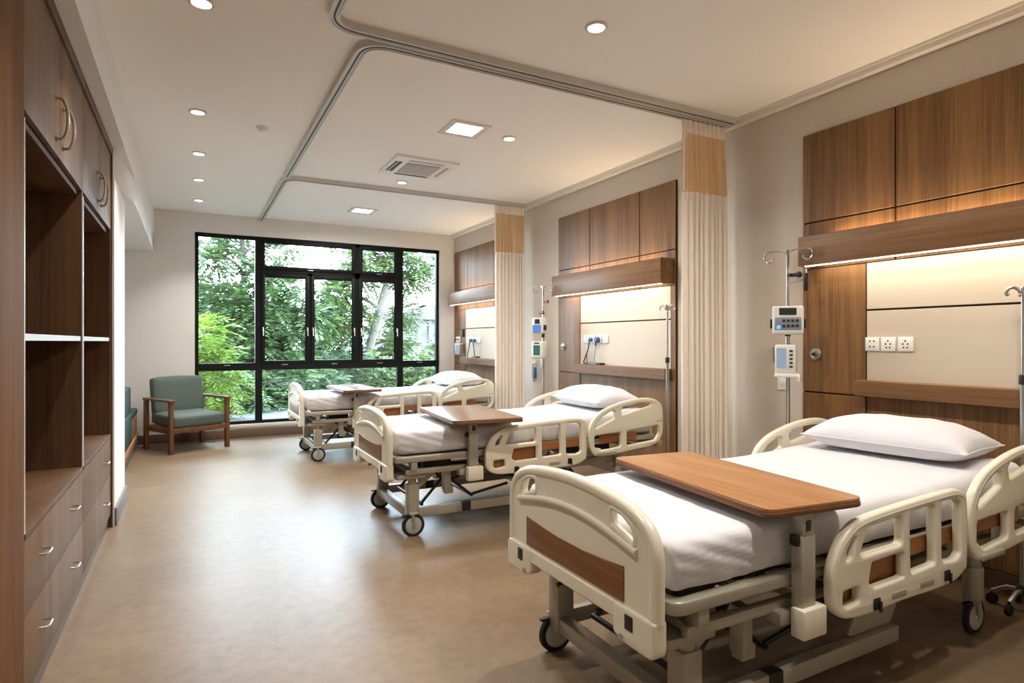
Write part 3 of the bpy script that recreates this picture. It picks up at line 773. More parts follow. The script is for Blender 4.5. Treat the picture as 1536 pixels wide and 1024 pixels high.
    HR = [(1.54, .50), (1.533, .60), (1.547, .665), (1.585, .722), (1.655, .77), (1.745, .803), (1.87, .832), (1.99, .848), (2.09, .85), (2.17, .838), (2.225, .81), (2.255, .765), (2.262, .64), (2.256, .56), (2.225, .505), (2.15, .468), (1.96, .446), (1.75, .428), (1.62, .424), (1.565, .45)]
    h1 = fillet([(1.585, .632), (1.605, .68), (1.66, .728), (1.74, .765), (1.775, .765), (1.775, .705)], .015)
    h2 = fillet([(1.845, .725), (1.835, .775), (1.86, .797), (2.00, .815), (2.12, .815), (2.15, .80), (2.13, .785)], .012)
    h3 = fillet([(1.582, .585), (1.83, .598), (1.835, .485), (1.64, .467), (1.582, .50)], .02)
    h4 = fillet([(1.89, .602), (2.215, .628), (2.222, .56), (2.18, .508), (1.89, .487)], .025)
    def rail(s):
        y = s * .517
        r = B(); r.plate(smooth_closed(FR, 4), .036, XZ(y), [fA1, fA2, fB, fC, fW, fL], bev=.011, res=3)
        r.tube([tuple(v) for v in smooth_open([Vector((px_, y, pz_)) for px_, pz_ in ((.695, .43), (.688, .53), (.702, .585), (.732, .63), (.78, .664), (.85, .686), (1.05, .701), (1.32, .713), (1.42, .714), (1.465, .702), (1.484, .67), (1.484, .46))], 4)], .020, 10)
        r.tube([(.868, y, .668), (.845, y, .655), (.805, y, .585), (.812, y, .565)], .017, 10)
        for px_ in (1.089, 1.30): r.tube([(px_, y, .455), (px_, y, .71)], .019, 10)
        r.tube([(.80, y, .562), (1.09, y, .566)], .017, 10)
        for px_ in (1.0, 1.2): r.box(px_ - .03, px_ + .03, y - s * .03, y - s * .06, .36, .44, .006)
        RO = r.obj('foot_rail', M['bed_plastic'], bed)
        w = B(); yy = s * .488
        w.plate([(.70, .42), (1.10, .42), (1.10, .505), (1.50, .515), (1.50, .575), (1.10, .562), (.70, .552)] if s > 0 else [(.70, .42), (1.10, .42), (1.10, .505), (1.50, .515), (1.50, .575), (1.10, .562), (.70, .552)], .012, XZ(yy), bev=.002)
        w.obj('wood_panel', M['wood_inlay_x'], RO)
        for px_, pz_ in ((.905, .403), (1.352, .418)):
            k = B().box(px_ - .018, px_ + .018, y + s * .0175, y + s * .025, pz_ - .02, pz_ + .02, .004); k.box(px_ + .004, px_ + .016, y + s * .024, y + s * .032, pz_ - .028, pz_ + .01, .003); k.obj('latch', M['black'], RO)
        for px_, pz_ in ((1.04, .408), (1.22, .412)):
            k = B().box(px_ - .045, px_ + .045, y + s * .0165, y + s * .0195, pz_ - .011, pz_ + .011, .001); k.obj('label_slot', M['bed_metal'], RO)
        r = B(); r.plate(smooth_closed(HR, 4), .034, XZ(y), [h1, h2, h3, h4], bev=.010, res=3)
        r.tube([tuple(v) for v in smooth_open([Vector((px_, y, pz_)) for px_, pz_ in ((1.558, .50), (1.553, .60), (1.568, .655), (1.605, .707), (1.667, .752), (1.75, .785), (1.87, .813), (1.99, .829), (2.09, .831), (2.16, .82), (2.21, .795), (2.236, .755))], 4)], .019, 10)
        r.box(1.86, 1.90, y - s * .06, y - s * .01, .44, .56, .006); r.box(1.60, 1.66, y - s * .06, y - s * .01, .43, .48, .006)
        RO = r.obj('head_rail', M['bed_plastic'], bed)
        k = B().box(1.60, 1.78, y + s * .010, y + s * .030, .428, .452, .005); k.obj('latch', M['bed_metal'], RO)
        w = B(); w.box(1.66, 2.02, yy - .005, yy + .005, .52, .585, .002); w.obj('wood_panel', M['wood_inlay_x'], RO)
        for px_, pz_ in ((2.20, .66), (2.235, .66)):
            k = B(); k.cyl((px_, y + s * .0165, pz_), (px_, y + s * .020, pz_), .005, 10); k.obj('screw_cap', M['dark_metal'], RO)
    rail(-1); rail(1)
    return bed

def build_mattress():
    # rounded grid box with pulled corners and creases, sheet tucked in at the foot
    x0, x1, hw, z0, z1 = .085, 2.215, .435, .5485, .712
    bm = bmesh.new()
    nx, ny, nz = 110, 46, 12
    def P(x, y, z): return bm.verts.new((x, y, z))
    bmesh.ops.create_cube(bm, size=1)
    bm.free()
    t = bmesh.new()
    grid = {}
    def vert(i, j, k):
        key = (i, j, k)
        if key not in grid:
            u, v, w = i / nx, j / ny, k / nz
            grid[key] = t.verts.new((x0 + (x1 - x0) * u, -hw + 2 * hw * v, z0 + (z1 - z0) * w))
        return grid[key]
    def quad(a, b_, c, d): t.faces.new((vert(*a), vert(*b_), vert(*c), vert(*d)))
    for i in range(nx):
        for j in range(ny):
            quad((i, j, nz), (i + 1, j, nz), (i + 1, j + 1, nz), (i, j + 1, nz)); quad((i, j, 0), (i, j + 1, 0), (i + 1, j + 1, 0), (i + 1, j, 0))
        for k in range(nz):
            quad((i, 0, k), (i + 1, 0, k), (i + 1, 0, k + 1), (i, 0, k + 1)); quad((i, ny, k), (i, ny, k + 1), (i + 1, ny, k + 1), (i + 1, ny, k))
    for j in range(ny):
        for k in range(nz):
            quad((0, j, k), (0, j, k + 1), (0, j + 1, k + 1), (0, j + 1, k)); quad((nx, j, k), (nx, j + 1, k), (nx, j + 1, k + 1), (nx, j, k + 1))
    from mathutils import noise
    r = .038
    for v in t.verts:
        c = v.co
        # round edges
        cx = min(max(c.x, x0 + r), x1 - r); cy = min(max(c.y, -hw + r), hw - r); cz = min(max(c.z, z0 + r * .5), z1 - r)
        d = Vector((c.x - cx, c.y - cy, c.z - cz))
        if d.length > 1e-9:
            rz = r if c.z > (z0 + z1) / 2 else r * .5
            dd = Vector((d.x / r, d.y / r, d.z / rz)); n_ = dd.normalized()
            c = Vector((cx + n_.x * r, cy + n_.y * r, cz + n_.z * rz))
        f = (c.z - z0) / (z1 - z0)
        side = max(0, (abs(v.co.y) - (hw - .03)) / .03); end = max(0, (x0 + .03 - v.co.x) / .03)
        # soft bulge on the sides, diagonal pull creases near the corners
        bul = .012 * math.sin(math.pi * min(max(f, 0), 1))
        sgn = 1 if c.y > 0 else -1
        dc = max(0, 1 - (c.x - x0) / .5)
        crease = noise.noise(Vector((c.x * 14 + f * 6 * (1 if dc else 0), sgn * 3.1, f * 1.5))) * .009 + noise.noise(Vector((c.x * 40 + f * 14 * dc, sgn * 7.7, f * 3))) * .005 * (1 - f * .5)
        if side > 0: c.y += sgn * side * (bul + crease - .008 * (1 - f))
        if end > 0: c.x -= end * (bul * .6 + noise.noise(Vector((c.y * 22, 5.5, f * 4))) * .004)
        # waved tucked hem
        if f < .25 and (side > 0 or end > 0): c.z += .006 * noise.noise(Vector((c.x * 9, c.y * 9, 2.2))) * (1 if f < .1 else .5) + .003
        if f > .9:
            c.z += .0045 * noise.noise(Vector((c.x * 2.2, c.y * 3.0, 1.0))) + .0030 * noise.noise(Vector((c.x * 6, c.y * 9, 4.0)))
            # sag fold line along the tuck of the top sheet
            c.z += .002 * math.exp(-((abs(c.y) - (hw - .085)) / .008) ** 2)
        # head end raised a little
        h = min(max((c.x - 1.35) / .8, 0), 1); c.z += .035 * h * h * (3 - 2 * h) * max(0, min(1, f * 1.0))
        c.z = max(c.z, z0 + .0005)
        v.co = c
    bmesh.ops.recalc_face_normals(t, faces=t.faces)
    me = bpy.data.meshes.new('mattress'); t.to_mesh(me); t.free()
    return mobj('mattress', me, M['sheet'], ang=60)

def build_pillow():
    t = bmesh.new(); n = 48; a, c_ = .225, .375
    from mathutils import noise
    top, bot = {}, {}
    def fn(u, v):
        pu = max(0, 1 - abs(u) ** 2.6); pv = max(0, 1 - abs(v) ** 3.0)
        return (pu ** .55) * (pv ** .55)
    for i in range(n + 1):
        for j in range(n + 1):
            u, v = -1 + 2 * i / n, -1 + 2 * j / n
            # pulled-in edges, pointed corners
            x = a * u * (1 - .09 * (1 - u * u * 0) * (1 - abs(v) ** 2) * abs(u) ** 3 * -.4 - .06 * (abs(u) ** 4) * (1 - v * v))
            y = c_ * v * (1 - .05 * (abs(v) ** 4) * (1 - u * u))
            h = fn(u, v)
            wr = noise.noise(Vector((u * 3.5, v * 4.5, 3.3))) * .007 + noise.noise(Vector((u * 9, v * 5, 8.1))) * .003 * (1 - h)
            top[i, j] = t.verts.new((x, y, .05 + .115 * h + wr * h ** .4))
            if i in (0, n) or j in (0, n): bot[i, j] = top[i, j]
            else: bot[i, j] = t.verts.new((x, y, .05 - .05 * min(1, h * 1.7)))
    for i in range(n):
        for j in range(n):
            t.faces.new((top[i, j], top[i + 1, j], top[i + 1, j + 1], top[i, j + 1]))
            q = (bot[i, j], bot[i, j + 1], bot[i + 1, j + 1], bot[i + 1, j])
            if len(set(q)) == 4:
                try: t.faces.new(q)
                except ValueError: pass
    bmesh.ops.recalc_face_normals(t, faces=t.faces)
    me = bpy.data.meshes.new('pillow'); t.to_mesh(me); t.free()
    p = mobj('pillow', me, M['pillow'], ang=70)
    s = B(); E = [(i / 12 * 2 - 1) for i in range(13)]
    loop = [(-1, v) for v in E] + [(u, 1) for u in E[1:]] + [(1, v) for v in E[-2::-1]] + [(u, -1) for u in E[-2:0:-1]]
    pts = []
    for u, v in loop:
        x = a * u * (1 + .036 * (1 - v * v) * abs(u) ** 3 - .06 * (abs(u) ** 4) * (1 - v * v)); y = c_ * v * (1 - .05 * (abs(v) ** 4) * (1 - u * u))
        pts.append((x, y, .05))
    s.tube(pts, .0035, 6, closed=True); s.obj('seam', M['pillow'], p)
    return p

def build_table(top_mat, dx=0., dy=0., rz=-6.5, xw=.835):
    t = thing('overbed_table', '', 'table', (0, 0, 0), group='over-bed tables')
    TX, TY = .588, -.487
    rm = Matrix.Translation((TX, TY, 0)) @ Matrix.Rotation(R(rz), 4, 'Z') @ Matrix.Translation((-TX, -TY, 0)) @ Matrix.Translation((dx, dy, 0))
    o = fillet([(.415, -.515), (xw, -.515), (xw, .40), (.415, .40)], .045)
    b_ = B(); b_.plate(o, .012, rm @ XY(.772), bev=.002); b_.obj('tabletop', M[top_mat], t)
    b_ = B(); b_.plate(fillet([(.413, -.517), (xw + .002, -.517), (xw + .002, .402), (.413, .402)], .046), .018, rm @ XY(.757), bev=.004); b_.obj('edge_band', M['wood_edge'], t)
    b_ = B(); b_.box(TX - .035, TX + .035, TY - .021, TY + .021, .44, .675, .006); b_.box(TX - .027, TX + .027, TY - .018, TY + .018, .67, .748, .004); b_.obj('post', M['bed_metal'], t)
    b_ = B(); b_.box(TX - .05, TX + .066, TY - .04, TY + .012, .352, .448, .008); b_.box(TX + .0, TX + .04, TY + .008, TY + .045, .432, .45, .003); b_.obj('clamp_block', M['bed_plastic'], t)
    b_ = B(); b_.box(TX - .05, TX - .034, TY - .014, TY + .014, .645, .68, .003); b_.cyl((TX - .048, TY, .662), (TX - .058, TY, .662), .009, 12); b_.obj('height_lever', M['black'], t)
    b_ = B().box(TX - .013, TX + .013, TY - .0195, TY - .0165, .69, .725, .001); b_.obj('scale_plate', M['dark_metal'], t)
    b_ = B(); b_.box(TX - .05, TX + .07, TY - .015, .22, .738, .749, .003); b_.obj('support_bracket', M['bed_metal'], t)
    return t

BX = 1.17
beds = [(BX - .005, 1.755), (BX - .05, 4.24), (BX - .14, 7.12)]
bl = ['cream hospital bed nearest the camera, its footboard with wood inlay in front', 'cream hospital bed in the middle of the row, footboard with wood inlay', 'cream hospital bed in front of the big window']
ml = ['white sheeted mattress on the nearest bed', 'white sheeted mattress on the middle bed', 'white sheeted mattress on the far bed by the window']
pl = ['plump white pillow at the head of the nearest bed', 'plump white pillow at the head of the middle bed', 'plump white pillow at the head of the far bed']
tl = ['light oak over-bed table across the nearest bed', 'brown over-bed table across the middle bed', 'brown over-bed table across the far bed by the window']
bed0 = build_bed(); mat0 = build_mattress(); pil0 = build_pillow(); tab0 = build_table('wood_top'); tab1 = build_table('wood_brown_top', 0., -.10, -5, .92); tab2 = build_table('wood_brown_top', 0., -.12, 1)
for i, (x, y) in enumerate(beds):
    o = bed0 if i == 0 else dup(bed0); o.location = (x, y, 0); o['label'] = bl[i]
    if i < 2:      # the rail on the far side is folded down on the two nearer beds
        for ch in o.children:
            if ch.name.startswith('foot_rail') and ch.data.vertices[0].co.y > 0: ch.location.z = -.27
    o = mat0 if i == 0 else dup(mat0); o.location = (x, y, 0); tag(o, ml[i], 'mattress', 'sheeted mattresses on the beds')
    o = pil0 if i == 0 else dup(pil0); o.location = (x + 1.985, y + [-.0, .02, .0][i], .756); o.rotation_euler = (0, 0, R([6, -4, 3][i])); tag(o, pl[i], 'pillow', 'pillows on the beds')
    o = tab0 if i == 0 else (tab1 if i == 1 else tab2); o.location = (x, y, 0); o['label'] = tl[i]

# ------------------------------------------------------------------ drip stands and pumps
def drip_stand(x, y, top, label, style, mat):
    t = thing('drip_stand', label, 'drip stand', (x, y, 0), group='metal drip stands')
    p = B(); p.cyl((0, 0, .10), (0, 0, top * .72), .0135, 14); p.obj('pole', M[mat], t)
    p = B(); p.cyl((0, 0, top * .70), (0, 0, top), .009, 12); p.obj('inner_pole', M['chrome'], t)
    p = B(); p.cyl((0, 0, top * .70), (0, 0, top * .73), .018, 14, bev=.003); p.obj('collar', M['dark_metal'], t)
    for k in range(5):
        a = 2 * math.pi * k / 5 + .55; ca, sa = math.cos(a), math.sin(a)
        ll = .12
        p = B(); p.tube([(0, 0, .10), (ca * .06, sa * .06, .098), (ca * ll, sa * ll, .062)], .011, 8)
        lg = p.obj('leg', M[mat], t)
        w = B(); w.cyl((ca * ll - sa * .01, sa * ll + ca * .01, .026), (ca * ll + sa * .01, sa * ll - ca * .01, .026), .026, 16, bev=.003); w.cyl((ca * ll, sa * ll, .03), (ca * ll, sa * ll, .062), .006, 8); w.obj('wheel', M['rubber'], lg)
    p = B(); p.cyl((0, 0, .085), (0, 0, .125), .03, 16, bev=.004); p.obj('hub', M['dark_metal'], t)
    # hooks
    dirs = [(.22, -.975), (-.22, .975)] if style == 'loop' else [(math.cos(a), math.sin(a)) for a in (-1.0, -1.0 + math.pi, .57, .57 + math.pi)]
    for dx, dy in dirs:
        h = B()
        if style == 'loop':
            path = [(0, top - .04), (.02, top - .015), (.05, top - .004), (.13, top - .004), (.155, top - .02), (.158, top - .05), (.135, top - .075), (.105, top - .065), (.10, top - .045)]
        else:
            path = [(0, top - .03), (.03, top), (.055, top - .002), (.065, top - .025), (.055, top - .035)]
        h.tube([tuple(v) for v in smooth_open([Vector((dx * s_, dy * s_, z)) for s_, z in path])], .005 if style == 'loop' else .008, 8)
        h.obj('hook', M['chrome' if style == 'loop' else mat], t)
    return t
def pump_a(x, y, z, w, h, label, rz, kind):
    t = thing('infusion_pump', label, 'infusion pump', (x, y, z), rz, group='infusion pumps on the drip stands')
    d = .11    # front face looks along local -x ; pole runs behind at x = 0
    c = B(); c.box(-d, -.025, -w / 2, w / 2, 0, h, .014, 3); c.obj('casing', M['pump'], t)
    xf = -d - .002
    if kind == 'big':
        s = B().box(xf - .001, xf + .004, -w * .27, w * .28, h * .68, h * .93, .002); s.obj('screen', M['screen_dark'], t)
        s = B().box(xf - .001, xf + .004, -w * .42, w * .42, h * .16, h * .60, .003); k = s.obj('keypad', M['grey_plastic'], t)
        for r_ in range(2):
            for q in range(4):
                bt = B().box(xf - .004, xf, w * (-.34 + .14 * q), w * (-.34 + .14 * q) + w * .1, h * (.25 + .18 * r_), h * (.25 + .18 * r_) + h * .1, .001)
                bt.obj('button', M['dark_metal'], k)
        s = B().box(xf - .0035, xf, w * .24, w * .36, h * .2, h * .32, .001); s.obj('indicator', M['led_blue'], k)
        for q in (-1, 1):
            s = B().box(-.085, -.045, q * w / 2 - .003, q * (w / 2 + .014), h * .22, h * .55, .004); s.obj('side_grip', M['black'], t)
    elif kind == 'slim':
        s = B().box(xf - .001, xf + .004, -w * .05, w * .42, h * .24, h * .88, .002); s.obj('screen', M['screen_pale'], t)
        for q in range(5):
            s = B().box(xf - .003, xf + .002, -w * .36, -w * .2, h * (.24 + .13 * q), h * (.24 + .13 * q) + h * .06, .001); s.obj('button', M['dark_metal'], t)
        s = B().box(-d - .004, -.02, -w / 2 - .012, w / 2 + .004, -.016, .006, .004); s.box(-.10, -.06, -w / 2 - .024, -w / 2 + .006, -.045, .004, .006); s.obj('tube_holder', M['white_plastic'], t)
        s = B().box(-.07, -.03, w / 2, w / 2 + .02, h * .4, h * .95, .004); s.obj('side_grip', M['steel'], t)
    elif kind == 'blue':
        s = B().box(xf - .001, xf + .004, -w * .28, w * .22, h * .62, h * .92, .002); s.obj('screen', M['screen_dark'], t)
        s = B(); s.box(xf - .004, xf + .004, -w * .40, w * .36, h * .06, h * .56, .012, 3); s.obj('display', M['screen_blue'], t)
        s = B().box(-.085, -.045, w / 2 - .003, w / 2 + .012, h * .22, h * .55, .004); s.box(-.085, -.045, -w / 2 - .012, -w / 2 + .003, h * .22, h * .55, .004); s.obj('side_grip', M['dark_metal'], t)
    else:
        s = B().box(xf - .001, xf + .004, -w * .26, w * .30, h * .18, h * .78, .002); s.obj('screen', M['screen_green'], t)
        s = B().box(xf - .001, xf + .004, -w * .2, w * .25, h * .86, h * .95, .002); s.obj('label_strip', M['dark_metal'], t)
        s = B().box(-.085, -.045, w / 2 - .003, w / 2 + .012, h * .4, h * .6, .004); s.obj('side_grip', M['dark_metal'], t)
    s = B().box(-.027, -.0138, -.03, .03, h * .35, h * .6, .004); s.box(-.027, .02, -.03, -.0142, h * .35, h * .6, .003); s.obj('pole_clamp', M['dark_metal'], t)
PX, PY = 3.48, 2.632
drip_stand(PX, PY, 1.905, 'chrome drip stand carrying two pumps behind the nearest bed', 'loop', 'chrome')
ra = R(38)
pump_a(PX, PY, 1.345, .185, .185, 'boxy pump with blue lit keypad on the drip stand by the nearest bed', ra, 'big')
pump_a(PX, PY, 1.085, .125, .195, 'slim white pump low on the drip stand by the nearest bed', ra - .15, 'slim')
PX2, PY2 = 3.46, 5.715
drip_stand(PX2, PY2, 1.92, 'chrome drip stand carrying two pumps behind the middle bed', 'loop', 'chrome')
pump_a(PX2, PY2, 1.385, .145, .175, 'pump with a round blue display on the drip stand by the middle bed', R(20), 'blue')
pump_a(PX2, PY2, 1.115, .165, .185, 'pump with a green screen on the drip stand by the middle bed', R(20), 'green')
drip_stand(3.53, 3.82, 1.60, 'plain grey drip stand with hooked top right of the middle bed', 'short', 'steel')
drip_stand(3.545, 1.385, 1.56, 'plain grey drip stand with hooked top at the right edge of the picture', 'short', 'steel')
def clip(x, y, z, label, mat):
    t = thing('pole_clip', label, 'clamp', (x, y, z), group='small clamps on the drip stands')
    s = B(); s.cyl((-.02, 0, 0), (.02, 0, 0), .012, 10); s.box(-.014, .014, -.05, -.012, -.012, .012, .004); s.cyl((-.012, -.055, 0), (.012, -.055, 0), .02, 14, bev=.004)
    s.obj('clamp_knob', M[mat], t)
clip(PX - .0, PY - .028, 1.735, 'black clamp knob near the top of the nearest drip stand', 'black')
clip(PX2, PY2 - .03, 1.74, 'dark brown clamp knob near the top of the middle bay drip stand', 'red_plastic')
clip(PX2 - .016, PY2 + .034, 1.62, 'rust brown clamp lower on the middle bay drip stand', 'red_plastic')
t = thing('wall_hook_lamp', 'small black clip hanging under the canopy corner by the nearest bed', 'clamp', (3.655, 2.625, 1.76))
s = B(); s.cyl((0, 0, 0), (0, 0, .035), .012, 12); s.box(-.006, .04, -.006, .006, .015, .028); s.obj('bracket', M['steel'], t)
s = B(); s.box(-.010, .010, -.008, .008, -.12, 0, .003); s.obj('strap', M['black'], t)

# ------------------------------------------------------------------ built-in cupboards on the left
XW = -.49
def handle(parent, kind, y, z, mat):
    h = B()
    if kind == 'door':
        pts = smooth_open([Vector((0, y, z - .085)), Vector((.025, y, z - .08)), Vector((.038, y, z - .045)), Vector((.042, y, z)), Vector((.038, y, z + .045)), Vector((.025, y, z + .08)), Vector((0, y, z + .085))])
        h.tube([tuple(v) for v in pts], .0065, 8)
        for dz in (-.085, .085): h.cyl((0, y, z + dz), (.006, y, z + dz), .011, 10)
    else:
        pts = [(0, y - .042, z), (.024, y - .040, z - .002), (.03, y - .026, z - .003), (.03, y + .026, z - .003), (.024, y + .040, z - .002), (0, y + .042, z)]
        h.tube(pts, .0045, 8)
    h.obj('handle', M['nickel'], parent)
def unit(y0, y1, label, handles_d, last=False):
    t = thing('storage_unit', label, 'cupboard', (XW, (y0 + y1) / 2, 0), group='built-in walnut storage units')
    ym = (y0 + y1) / 2; a, c = y0 - ym, y1 - ym
    D = -.50; th = .02
    cb = B()
    cb.box(D, -.001, a, a + th, .09, 2.655); cb.box(D, -.001, c - th, c, .09, 2.655)
    cb.box(D, D + .01, a + th, c - th, .09, 2.655); cb.box(D + .01, -.021, a + th, c - th, 2.05, 2.075); cb.box(D + .01, -.002, a + th, c - th, 2.63, 2.655)
    cb.box(D + .01, -.03, a + th, c - th, .09, .11)
    cb.obj('carcass', M['wood_dark'], t, ang=30)
    tp = B().box(D + .01, .003, a + th, c - th, .632, .655, .002); tp.obj('counter', M['wood_dark'], t)
    bt = B().box(D, -.015, a, c, 0, .09); bt.obj('plinth', M['base'], t)
    sh = B().box(D + .01, -.02, a + th, c - th, 1.305, 1.325); SH = sh.obj('shelf', M['wood_dark'], t)
    se = B().box(-.02, -.006, a + th, c - th, 1.303, 1.327); se.obj('shelf_edge', M['edge'], SH)
    for q in (a, c - th):
        if not (last and q != a):
            ee = B().box(-.001, .003, q + .004, q + th - .004, .655, 2.05); ee.obj('glint_strip', M['edge'], t)
    # upper doors
    for k, (p0, p1) in enumerate(((a + .003, -.002), (.002, c - .003))):
        d = B().box(-.02, .001, p0, p1, 2.078, 2.60, .0015); DO = d.obj('door', M['wood_ward'], t, ang=30)
        handle(DO, 'door', -.075 if k == 0 else .075, 2.225, M['nickel'])
    for z0, z1 in ((.093, .366), (.371, .628)):
        d = B().box(-.02, .001, a + .003, c - .003, z0, z1, .0015); DR = d.obj('drawer', M['wood_ward'], t, ang=30)
        for hy in handles_d: handle(DR, 'drawer', hy - ym, (z0 + z1) / 2 + .02, M['nickel'])
    fr = B().box(-.02, .012, a, c, 2.605, 2.66, .002)
    if last: fr.box(-.02, .012, c, c + .028, .0, 2.66, .002)
    fr.obj('frame_trim', M['wood_dark'], t)
unit(2.53, 3.79, 'walnut storage unit with open shelf, nearer the camera', (2.80, 3.46))
unit(3.79, 5.02, 'walnut storage unit with open shelf, beside the white column', (4.66,), True)
t = thing('tall_cupboard', 'tall plain walnut cupboard at the left edge of the picture', 'cupboard', (XW, 1.865, 0))
cb = B().box(-.50, 0, -.66, .66, .09, 2.655); cb.obj('carcass', M['wood_panel'], t)
for p0, p1 in ((-.655, -.003), (.003, .655)):
    d = B().box(.0005, .005, p0, p1, .093, 2.65, .001); DO = d.obj('door', M['wood_panel'], t)
    h = B(); q = -.05 if p0 < 0 and p1 < .1 else .05
    h.tube([(.005, q, 1.05), (.035, q, 1.06), (.035, q, 1.24), (.005, q, 1.25)], .007, 8); h.obj('handle', M['nickel'], DO)
cb = B().box(-.50, -.015, -.66, .66, 0, .09); cb.obj('plinth', M['base'], t)

# ------------------------------------------------------------------ niche bench
t = thing('bench_seat', 'teal upholstered timber bench in the alcove behind the white column', 'bench', (-.93, 7.4, 0))
b_ = B().box(-.36, .355, -1.40, 1.45, 0, .11, .003); b_.obj('plinth', M['basegrey'], t)
b_ = B().box(-.36, .345, -1.40, 1.45, .11, .40, .004); b_.box(.345, .365, -1.40, 1.45, .10, .16, .003); b_.obj('timber_base', M['wood_bench'], t)
b_ = B().box(-.36, .35, .62, 1.45, .40, .47, .02, 3); b_.obj('seat_cushion', M['teal2'], t)
b_ = B().box(-.36, .35, -1.40, .60, .40, .47, .02, 3); b_.obj('seat_cushion', M['teal2'], t)
b_ = B().box(.23, .352, -1.2, .60, .165, .50, .02, 3); b_.box(.25, .34, -1.2, .62, .47, .79, .02, 3); b_.obj('side_bolster', M['teal2'], t)

# ------------------------------------------------------------------ armchair
t = thing('armchair', 'low timber armchair with grey green cushions in the corner by the window', 'armchair', (-.03, 8.33, 0), R(27))
for sx in (-1, 1):
    l = B().box(sx * .335 - .022, sx * .335 + .022, -.325, -.27, 0, .60, .004); l.obj('leg', M['wood_chair'], t)
    l = B().box(sx * .335 - .022, sx * .335 + .022, .27, .325, 0, .60, .004); l.obj('leg', M['wood_chair'], t)
    ar = B(); ar.plate(fillet([(sx * .335 - .034, -.345), (sx * .335 + .034, -.345), (sx * .335 + .034, .33), (sx * .335 - .034, .33)], .012), .026, XY(.613), bev=.005); ar.obj('armrest', M['wood_chair'], t)
f = B()
for sx in (-1, 1): f.box(sx * .335 - .014, sx * .335 + .014, -.27, .27, .235, .295, .003)
f.box(-.315, .315, -.315, -.285, .235, .295, .003); f.box(-.315, .315, .285, .315, .235, .295, .003); f.box(-.31, .31, -.29, .29, .28, .298)
f.obj('seat_rail', M['wood_chair'], t)
def cushion(name, sx, sy, sz, mat, parent, loc, rot, crown=.02):
    c = bmesh.new(); bmesh.ops.create_cube(c, size=1); bmesh.ops.scale(c, vec=(sx, sy, sz), verts=c.verts)
    bmesh.ops.subdivide_edges(c, edges=c.edges[:], cuts=7, use_grid_fill=True)
    for v in c.verts:
        u, w, h = v.co.x / (sx / 2), v.co.y / (sy / 2), v.co.z / (sz / 2)
        r = .035
        q = Vector((max(min(v.co.x, sx / 2 - r), -sx / 2 + r), max(min(v.co.y, sy / 2 - r), -sy / 2 + r), max(min(v.co.z, sz / 2 - r), -sz / 2 + r)))
        d = v.co - q
        if d.length > 1e-6: v.co = q + d.normalized() * r
        v.co.z += crown * h * (1 - u * u) * (1 - w * w)
        v.co.y += crown * .5 * w * (1 - u * u) * (1 - h * h)
    me = bpy.data.meshes.new(name); c.to_mesh(me); c.free()
    return mobj(name, me, mat, parent, loc, rot, ang=60)
cushion('seat_cushion', .61, .58, .145, M['teal'], t, (0, -.03, .372), (R(2), 0, 0), .015)
cushion('back_cushion', .60, .13, .46, M['teal'], t, (0, .235, .635), (R(-9), 0, 0), .012)

# ------------------------------------------------------------------ outside
b = B().box(-30, 50, 9.05, 90, -.12, -.04); struct(b.obj('ground', M['paving'], smooth=False))
CAMZ = 1.3
F_ = 900.; TH = math.atan2(483, 900); S_, C_ = math.sin(TH), math.cos(TH)
def onY(x, y, Y):
    u = (x - 768) / F_; v = (512 - y) / F_
    dx, dy = u * C_ + S_, C_ - u * S_; t_ = Y / dy
    return Vector((dx * t_, Y, CAMZ + v * t_))

def fronds(bases, dirs, L, npair, ll, lw, droop):
    V, Fc = [], []
    for p, d in zip(bases, dirs):
        d = d / np.linalg.norm(d)
        side = np.cross(d, [0, 0, 1.0]); n = np.linalg.norm(side)
        side = side / n if n > 1e-3 else np.array([1., 0, 0])
        up = np.cross(side, d)
        Lr = L * rng.uniform(.7, 1.25)
        for k in range(npair):
            f = (k + .6) / npair
            c = p + d * Lr * f + np.array([0, 0, -droop * Lr * f * f])
            sl = ll * (1 - .55 * abs(f - .45)) * rng.uniform(.8, 1.15)
            for s in (-1, 1):
                ax = side * s * .85 + d * .5 + np.array([0, 0, -.25 + rng.uniform(-.2, .2)]); ax /= np.linalg.norm(ax)
                wv = np.cross(ax, up + rng.uniform(-.4, .4, 3)); wv /= (np.linalg.norm(wv) + 1e-9)
                i0 = len(V)
                V += [c, c + ax * sl * .5 + wv * lw * .5, c + ax * sl, c + ax * sl * .5 - wv * lw * .5]
                Fc.append((i0, i0 + 1, i0 + 2, i0 + 3))
    return V, Fc

def foliage(blobs, nfr, L, npair, ll, lw, droop, mat, parent, shell=.55):
    w = np.array([b_[1][0] * b_[1][2] for b_ in blobs]); w = w / w.sum()
    bases, dirs = [], []
    for bi, cnt in enumerate(rng.multinomial(nfr, w)):
        c, r = blobs[bi]
        for _ in range(cnt):
            v = rng.normal(size=3); v /= np.linalg.norm(v)
            rad = rng.uniform(shell, 1.0)
            bases.append(np.array(c) + v * np.array(r) * rad); dirs.append(v * np.array([1, 1, .55]) + rng.uniform(-.45, .45, 3))
    V, Fc = fronds(bases, dirs, L, npair, ll, lw, droop)
    me = bpy.data.meshes.new('foliage'); me.from_pydata([tuple(v) for v in V], [], Fc); me.update()
    return mobj('foliage', me, mat, parent, smooth=False)

